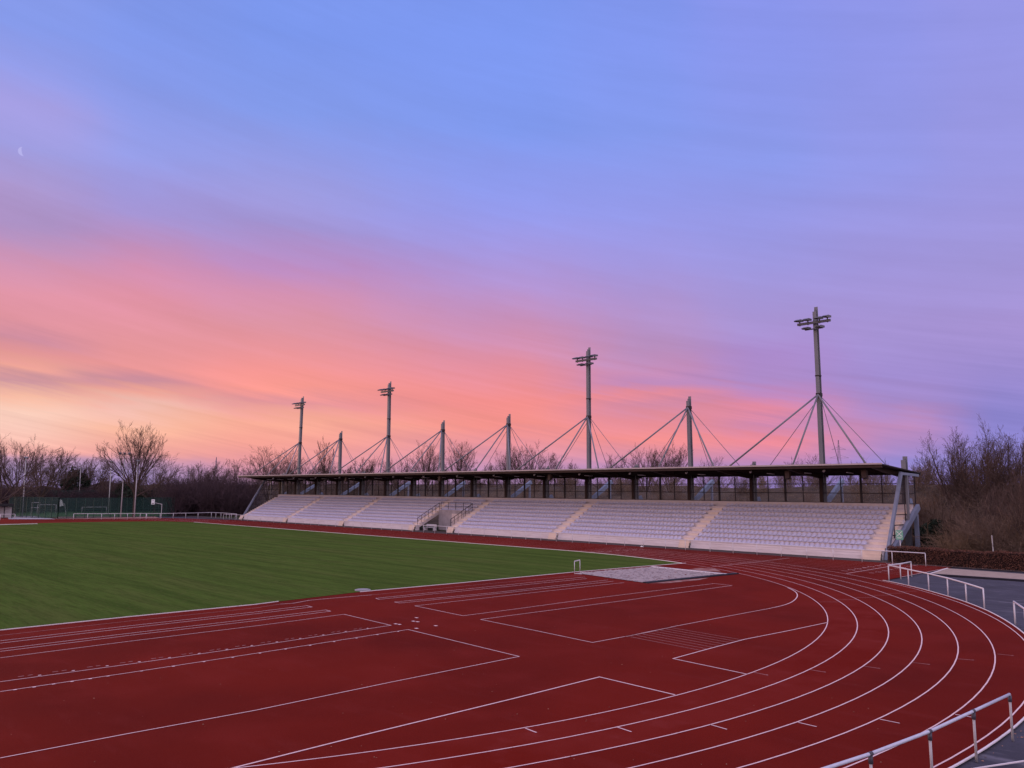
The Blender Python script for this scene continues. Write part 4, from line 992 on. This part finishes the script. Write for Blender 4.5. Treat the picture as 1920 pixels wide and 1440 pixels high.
BT = [('multi',505,836,190,1.15,'bushy bare tree behind the far tip of the stand roof'),('multi',540,842,200,1.0,'bare tree just left of the farthest floodlight mast'),
      ('slim',609,820,185,.8,'slim pointed bare tree between the two farthest masts'),('bushy',585,862,190,1.0,'low bushy tree close to the farthest floodlight mast'),('bushy',655,872,180,1.0,'low dark tree close to the shortest-looking roof mast'),
      ('round',686,852,170,1.0,'rounded bare tree left of the floodlight mast third from the far end'),('round',752,855,165,1.0,'rounded bare tree right of the floodlight mast third from the far end'),
      ('vase',803,828,160,.75,'bare tree just left of the middle short mast'),('vase',864,824,155,.75,'bare tree midway between the two middle short masts'),('slim',915,866,170,1.2,'low bare tree left of the short mast fourth from the hedge end'),
      ('vase',946,846,150,.7,'bare tree right behind the short mast fourth from the hedge end'),('round',988,827,148,.95,'rounded bare tree right of the short mast fourth from the hedge end'),('multi',1035,850,150,1.0,'twiggy bare tree left of the floodlight mast third from the hedge end'),
      ('multi',1152,851,140,1.1,'twiggy bare tree right of the floodlight mast third from the hedge end'),('slim',1078,862,150,1.0,'low bare tree beside the left stay of the middle floodlight mast'),
      ('round',1212,833,138,.9,'rounded bare tree left of the short mast nearest the hedge'),('round',1254,828,135,.95,'tallest rounded bare tree behind the short mast nearest the hedge'),
      ('multi',1335,856,140,.9,'small bare tree right of the short mast nearest the hedge'),('slim',1478,858,150,.9,'faint bare tree left of the tallest-looking mast'),('multi',1520,851,145,.9,'bare tree right behind the tallest-looking mast'),
      ('slim',1590,866,140,1.0,'slim bare tree in front of the lattice pylon'),('slim',1625,860,125,1.0,'slim bare tree behind the hedge end of the stand roof'),('slim',1655,862,120,.9,'slim bare tree beside the last stub of the stand roof'),('slim',1738,846,118,.9,'slim bare tree standing alone right of the stand'),('slim',1722,868,124,1.0,'low slim tree close to the right end of the stand roof')]
for k, px, py, D, w, lab in BT: tree_px(k, px, py, D, lab, base=2.5, group=GB, wide=w)
GR = 'bare trees behind the brown hedge'
for k, px, py, D, w, lab in (('budded',1797,808,98,.85,'bare tree with dark leaf tufts, first of the group right of the stand'),('budded_b',1847,783,95,.85,'tallest bare tree with dark leaf tufts right of the stand'),
      ('budded',1906,796,97,.95,'bare tree with leaf tufts cut by the right picture edge'),('multi',1874,830,104,.9,'twiggy bare tree between the two biggest tufted trees'),
      ('gnarl',1838,905,82,.75,'low gnarled bare tree above the brown hedge'),('vase',1913,880,76,.8,'bare tree with a pale trunk just behind the hedge at the right edge')):
    tree_px(k, px, py, D, lab, base=0, group=GR, wide=w)
st = onax(1, 49.3, 1862, 1020); 
t = thing('stake', 'thin pale wooden stake standing behind the brown hedge', 'stake', (st.x, 49.3, 0)); m = MB(); m.tube([(st.x, 49.3, 0), (st.x-.05, 49.3, onax(1, 49.3, 1862, 1004).z)], .05, 6, .04); m.build('stake_pole', M['post'], t)

# ------------------------------------------------------------------ brush, bank, hedge
def bush_arrays(seed, H, stems, n2, n3, rad=.009, spread=.5):
    rg = random.Random(seed); segs = []
    def rv(): return Vector((rg.gauss(0,1), rg.gauss(0,1), rg.gauss(0,1)))
    def go(p, d, L, r, lev):
        pts = [p]
        for i in range(2 if lev else 3):
            d = (d+rv()*.16+Vector((0,0,.06))).normalized(); q = p+d*(L/(2 if lev else 3)); segs.append((*p, *q, r, r*.7)); p = q; pts.append(q); r *= .7
        if lev == 0:
            for j in range(n2):
                i = rg.randrange(1, len(pts)); go(pts[i-1].lerp(pts[i], rg.random()), (d+rv()*.55).normalized(), L*rg.uniform(.3, .6), rad*1.4, 1)
        elif lev == 1:
            for j in range(n3):
                i = rg.randrange(1, len(pts)); go(pts[i-1].lerp(pts[i], rg.random()), (d+rv()*.6).normalized(), L*rg.uniform(.3, .6), rad, 2)
    for s_ in range(stems):
        a_ = rg.uniform(0, 6.28); tl = abs(rg.gauss(0, spread)); go(Vector((rg.gauss(0,.4), rg.gauss(0,.4), 0)), Vector((math.cos(a_)*math.sin(tl), math.sin(a_)*math.sin(tl), math.cos(tl))), H*rg.uniform(.55, 1), rad*2.6, 0)
    return segs_mesh('b', segs, 3, None)
BUSH = [bush_arrays(100+i, 3.2, 13, 7, 5, .0105) for i in range(5)]
REED = [bush_arrays(300+i, 3.2, 30, 1, 0, .008, .12) for i in range(3)]
def scatter(name, spots, mtl, label, cat, src=None):
    src = src or BUSH
    Vs = []; Fs = []; n0 = 0; rg = random.Random(len(spots))
    for x, y, z, h in spots:
        V, F = src[rg.randrange(len(src))]; a_ = rg.uniform(0, 6.28); c, s_ = math.cos(a_), math.sin(a_); k = h/3.2
        kw = k*rg.uniform(.95, 1.35)
        Q = np.empty_like(V); Q[:, 0] = (V[:, 0]*c-V[:, 1]*s_)*kw+x; Q[:, 1] = (V[:, 0]*s_+V[:, 1]*c)*kw+y; Q[:, 2] = V[:, 2]*k+z
        Vs.append(Q); Fs.append(F+n0); n0 += len(V)
    o = link(name, fast_mesh(name, np.concatenate(Vs), np.concatenate(Fs)), mtl, None, Vector((0,0,0))); stuff(o); tag(o, label, cat); return o
# bank behind the stand
def bank_z(x, y):
    f = min(1, max(0, (y-64)/18)); f = f*f*(3-2*f)
    e = min(1, max(0, (60-x)/14)) if x > 46 else 1
    return f*(6.3+.5*math.sin(x*.05)+.3*math.sin(x*.13+1)+.25*math.sin(y*.21+x*.07))*max(e, .0)
bk = MB(); nx, ny = 90, 16
for i in range(nx+1):
    for j in range(ny+1):
        x = -230+i*300/nx; y = 63+j*140/ny if j > 5 else 63+j*4.2
        bk.v.append((x, y, -.06+bank_z(x, y)))
for i in range(nx):
    for j in range(ny): q = i*(ny+1)+j; bk.f.append((q, q+ny+1, q+ny+2, q+1))
struct(bk.build('bank_terrain', layered('brown_bank', (.085, .062, .046), [((.05, .04, .032), .35, .4, .65, .8, None), ((.14, .10, .06), 1.3, .5, .75, .6, None)], .95, .1, .8, 3), None, True))
rg = random.Random(5); sp_ = []
for i in range(330):
    x = rg.uniform(-150, 30); y = rg.uniform(63.5, 86); sp_.append((x, y, bank_z(x, y)-.1, rg.uniform(1.3, 2.9)))
scatter('undergrowth', sp_, M['brush'], 'brown leafless brush covering the bank behind the grandstand', 'brush')
sp_ = []
for i in range(190):
    px = rg.uniform(1705, 2010); D = rg.uniform(76, 112); p = atd(px, 900, D)
    if p.y < 50.2 or (p.x < 28 and p.y < 63): continue
    if px < 1765 and p.x < 31.5 and p.y < 63: continue
    u = (D-76)/36; h = rg.uniform(2.2, 3.8)+u*1.9
    if px < 1770 and D < 97: h = rg.uniform(1.3, 2.6)
    sp_.append((p.x, p.y, 0, h))
for i in range(60):
    x = rg.uniform(31.5, 62); y = rg.uniform(49.6, 51.8); sp_.append((x, y, 0, rg.uniform(1.2, 2.8)))
scatter('thicket', sp_, M['brush'], 'dense brown leafless thicket behind the trimmed hedge', 'brush')
sp_ = []
for i in range(26):
    px = rg.uniform(1714, 1748); D = rg.uniform(97, 101); p = atd(px, 900, D); sp_.append((p.x, p.y, bank_z(p.x, p.y)-.3, rg.uniform(1.3, 2.3)))
scatter('reeds', sp_, mat('dry_reed', (.36, .20, .10), .9, .1, .4, 2), 'patch of dry orange reeds beside the end of the stand', 'reeds', REED)
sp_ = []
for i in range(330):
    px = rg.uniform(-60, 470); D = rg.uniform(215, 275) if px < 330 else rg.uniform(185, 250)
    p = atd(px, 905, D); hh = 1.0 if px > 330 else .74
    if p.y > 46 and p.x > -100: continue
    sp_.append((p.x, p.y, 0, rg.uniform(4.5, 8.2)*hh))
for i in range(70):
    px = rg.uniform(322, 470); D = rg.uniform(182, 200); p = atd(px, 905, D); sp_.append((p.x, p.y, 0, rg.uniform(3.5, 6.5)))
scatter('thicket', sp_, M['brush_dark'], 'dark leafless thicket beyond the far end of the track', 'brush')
# far wooded skyline as low terrain
fw_ = MB(); pr = None
for i in range(121):
    px = -200+i*2400/120; h = 1.6*math.sin(i*.37)+1.2*math.sin(i*.91+2)+.8*math.sin(i*2.3)
    p = atd(px, 905, 620); fw_.v += [(p.x, p.y, -.1), (p.x, p.y, 7+h), (p.x+(p.x-CAM.x)*.25, p.y+(p.y-CAM.y)*.25, 5+h)]
for i in range(120): q = 3*i; fw_.f += [(q, q+3, q+4, q+1), (q+1, q+4, q+5, q+2)]
struct(fw_.build('hills', mat('far_woodland', (.05, .038, .045), .95, .1, .3, .02)))
# evergreen at the left
def leaf_blob(n, seed, rx, ry, rz_, size):
    rg = np.random.default_rng(seed); d = rg.normal(size=(n, 3)); d /= np.linalg.norm(d, axis=1, keepdims=True)
    rad = rg.uniform(.45, 1, (n, 1))**.5; bump = 1+.22*np.sin(d[:, :1]*5+seed)*np.cos(d[:, 1:2]*4+1)+.15*np.sin(d[:, 2:3]*7)
    P = d*rad*bump*np.array([[rx, ry, rz_]])
    a_ = rg.normal(size=(n, 3)); a_ /= np.linalg.norm(a_, axis=1, keepdims=True); b_ = np.cross(a_, rg.normal(size=(n, 3))); b_ /= np.linalg.norm(b_, axis=1, keepdims=True)
    s_ = rg.uniform(.6, 1.3, (n, 1))*size
    return np.stack([P-a_*s_, P-b_*s_*.6, P+a_*s_, P+b_*s_*.6], 1).reshape(-1, 3).astype(np.float32), np.arange(4*n, dtype=np.int32).reshape(-1, 4)
p = atd(143, 880, 236); z = p.z
t = thing('evergreen_tree', 'dark rounded evergreen tree among the bare trees at the left', 'tree', (p.x, p.y, 0))
V, F = leaf_blob(5000, 3, 3.3, 3.3, 4.2, .26); V[:, 2] += z-4.3; link('crown', fast_mesh('crown', V, F), M['evergreen'], t, Vector((p.x, p.y, 0)))
m = MB(); m.tube([(p.x, p.y, -.1), (p.x, p.y, z-3)], .3, 8, .15); m.build('trunk', M['bark'], t)
p = atd(238, 915, 222)
t = thing('evergreen_bush', 'low dark evergreen bush behind the court at the foot of the trees', 'bush', (p.x, p.y, 0))
V, F = leaf_blob(4000, 9, 6.5, 3.5, 3.6, .26); V[:, 2] += 3.4; link('foliage', fast_mesh('foliage', V, F), M['evergreen'], t, Vector((p.x, p.y, 0)))
p = atd(1752, 1000, 86)
t = thing('evergreen_bush', 'dark evergreen shrub in the shade beside the end of the stand', 'bush', (p.x, p.y, 0))
V, F = leaf_blob(3500, 12, 1.5, 1.2, 1.5, .12); V[:, 2] += 1.6; link('foliage', fast_mesh('foliage', V, F), M['evergreen'], t, Vector((p.x, p.y, 0)))
# trimmed hedge
hx0, hx1, hy0, hy1 = 27.3, 66.0, 47.0, 48.2
def hz(x): return 1.24+.05*math.sin(x*.9)+.03*math.sin(x*2.7)
t = thing('hedge', 'low trimmed brown beech hedge beside the end of the grandstand', 'hedge', (hx0, 47.6, 0))
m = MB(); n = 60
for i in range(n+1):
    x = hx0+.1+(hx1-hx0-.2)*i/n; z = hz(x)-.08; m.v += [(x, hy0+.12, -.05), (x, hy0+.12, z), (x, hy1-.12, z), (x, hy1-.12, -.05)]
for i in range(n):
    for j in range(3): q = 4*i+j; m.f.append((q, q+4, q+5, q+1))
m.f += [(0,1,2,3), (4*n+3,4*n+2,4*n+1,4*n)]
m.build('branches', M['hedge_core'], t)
rgn = np.random.default_rng(2); n = 26000
xs = rgn.uniform(hx0, hx1, n)**1.0; xs = hx0+(xs-hx0)*rgn.uniform(.35, 1, n)
side = rgn.random(n); ys = np.where(side < .62, hy0+np.abs(rgn.normal(0, .09, n)), np.where(side < .92, rgn.uniform(hy0, hy1, n), hy1-np.abs(rgn.normal(0, .09, n))))
tops = 1.24+.05*np.sin(xs*.9)+.03*np.sin(xs*2.7)
zs = np.where((side >= .62) & (side < .92), tops+rgn.normal(0, .035, n), rgn.uniform(.02, 1, n)*tops)
xs[:500] = hx0+np.abs(rgn.normal(0, .06, 500))
P = np.stack([xs-hx0, ys-47.6, zs], 1); a2 = rgn.normal(size=(n, 3)); a2 /= np.linalg.norm(a2, axis=1, keepdims=True); b2 = np.cross(a2, rgn.normal(size=(n, 3))); b2 /= np.linalg.norm(b2, axis=1, keepdims=True)
s2 = rgn.uniform(.025, .06, (n, 1)); V = np.stack([P-a2*s2, P-b2*s2*.6, P+a2*s2, P+b2*s2*.6], 1).reshape(-1, 3)
link('foliage', fast_mesh('foliage', V, np.arange(4*n).reshape(-1, 4)), M['hedge_leaf'], t, Vector((hx0, 47.6, 0)))

# fallen leaves and specks
m = MB(); rg = random.Random(8)
def speck(x, y, s_, z):
    a_ = rg.uniform(0, 6.28); u = Vector((math.cos(a_), math.sin(a_), 0))*s_; v = Vector((-u.y, u.x, 0))*.5
    c_ = Vector((x, y, z)); m.add([c_-u, c_-v+Vector((0,0,s_*.4)), c_+u, c_+v], [(0,1,2,3)])
for i in range(170):
    px = rg.uniform(0, 1900); py = rg.uniform(1110, 1440); p = onz(px, py)
    th = math.atan2(p.y, p.x)
    if p.x > 13 and math.hypot(p.x, p.y) < 46.5: speck(p.x, p.y, rg.uniform(.010, .028), .014)
for i in range(110):
    th = math.radians(rg.uniform(-30, 45)); r = kerb_r(th)+abs(rg.gauss(.12, .12))+.07; speck(r*math.cos(th), r*math.sin(th), rg.uniform(.02, .045), -.03)
for i in range(300): speck(rg.uniform(27, 50), rg.gauss(46.75, .15), rg.uniform(.03, .07), .02)
stuff(m.build('leaf_litter', M['leaf_litter'])); m = None
o = bpy.data.objects['leaf_litter']; tag(o, 'pale fallen leaves and specks scattered on the track', 'leaves')
c = onz(1203, 1025.5); m = MB(); m.add([(c.x-.18, c.y, .01), (c.x+.15, c.y-.12, .01), (c.x+.2, c.y+.1, .01), (c.x-.1, c.y+.15, .01), (c.x, c.y, .14)], [(0,1,4),(1,2,4),(2,3,4),(3,0,4),(3,2,1,0)])
tag(m.build('crumpled_paper', M['sign_white'], org=(c.x, c.y, 0)), 'crumpled white scrap lying on the track before the stand', 'litter')

# ------------------------------------------------------------------ pylons, moon
def pylon(px, pyt, D, label, H=None):
    b0 = atd(px, 912, D); zt = atd(px, pyt, D).z; H = zt
    t = thing('power_pylon', label, 'pylon', (b0.x, b0.y, 0), 'lattice pylons on the horizon')
    m = MB(); w0, w1 = H*.07, H*.018; r = D*.00013
    def cw(z): return w0+(w1-w0)*min(1, z/(H*.72)) if z < H*.72 else w1*(1-(z/H-.72)/.28*.8)
    zs_ = [0, .2, .38, .52, .64, .74, .83, .92, 1]
    for i in range(len(zs_)-1):
        za, zb = zs_[i]*H, zs_[i+1]*H; a0, a1 = cw(za), cw(zb)
        cs = [(-1,-1),(1,-1),(1,1),(-1,1)]
        for j in range(4):
            p0 = (b0.x+cs[j][0]*a0, b0.y+cs[j][1]*a0, za); p1 = (b0.x+cs[j][0]*a1, b0.y+cs[j][1]*a1, zb); m.tube([p0, p1], r, 4)
            k = (j+1) % 4; m.tube([p0, (b0.x+cs[k][0]*a1, b0.y+cs[k][1]*a1, zb)], r*.7, 4)
    m.build('tower', M['pylon'], t)
    n_ = Vector((CAM.x-b0.x, CAM.y-b0.y, 0)).normalized(); sd_ = Vector((-n_.y, n_.x, 0))
    for f, L_ in ((.70, .15), (.84, .11)):
        m = MB(); c_ = Vector((b0.x, b0.y, f*H)); tip = [c_+sd_*(L_*H*s_) for s_ in (-1, 1)]
        for q in tip: m.tube([c_+Vector((0,0,.05*H)), q], r*.9, 4); m.tube([c_, q], r*.9, 4)
        m.build('crossarm', M['pylon'], t)
    return t
pylon(403, 857, 700, 'lattice pylon on the horizon behind the dense dark tree')
pylon(352, 880, 1000, 'smallest lattice pylon in the gap right of the biggest tree')
pylon(623, 842, 560, 'lattice pylon behind the shortest-looking roof mast')
pylon(1576, 825, 520, 'lattice pylon right of the tallest-looking floodlight mast')
# half moon: the lit part of a ball, far away
mc = atd(43.5, 284, 9000); d = (mc-CAM).normalized(); rr = (mc-CAM).length*7.0/FOC
rt = d.cross(Vector((0,0,1))).normalized(); upv = rt.cross(d); axis = (upv*.97-rt*.22).normalized(); sx_ = axis.cross(d).normalized()
if sx_.dot(rt) > 0: sx_ = -sx_
m = MB(); n = 14; k = 10
for i in range(n+1):
    la = -math.pi/2+math.pi*i/n
    for j in range(k+1):
        lo = math.radians(-95+78*j/k)   # limb to terminator
        q = mc+axis*(rr*math.sin(la))+(sx_*(-math.sin(lo))-d*math.cos(lo))*(rr*math.cos(la)); m.v.append(tuple(q))
for i in range(n):
    for j in range(k): q = i*(k+1)+j; m.f.append((q, q+k+1, q+k+2, q+1))
tag(m.build('moon', emis('moonlight', lin(182, 178, 236), 1), org=tuple(mc)), 'small pale crescent moon high at the left of the sky', 'moon')
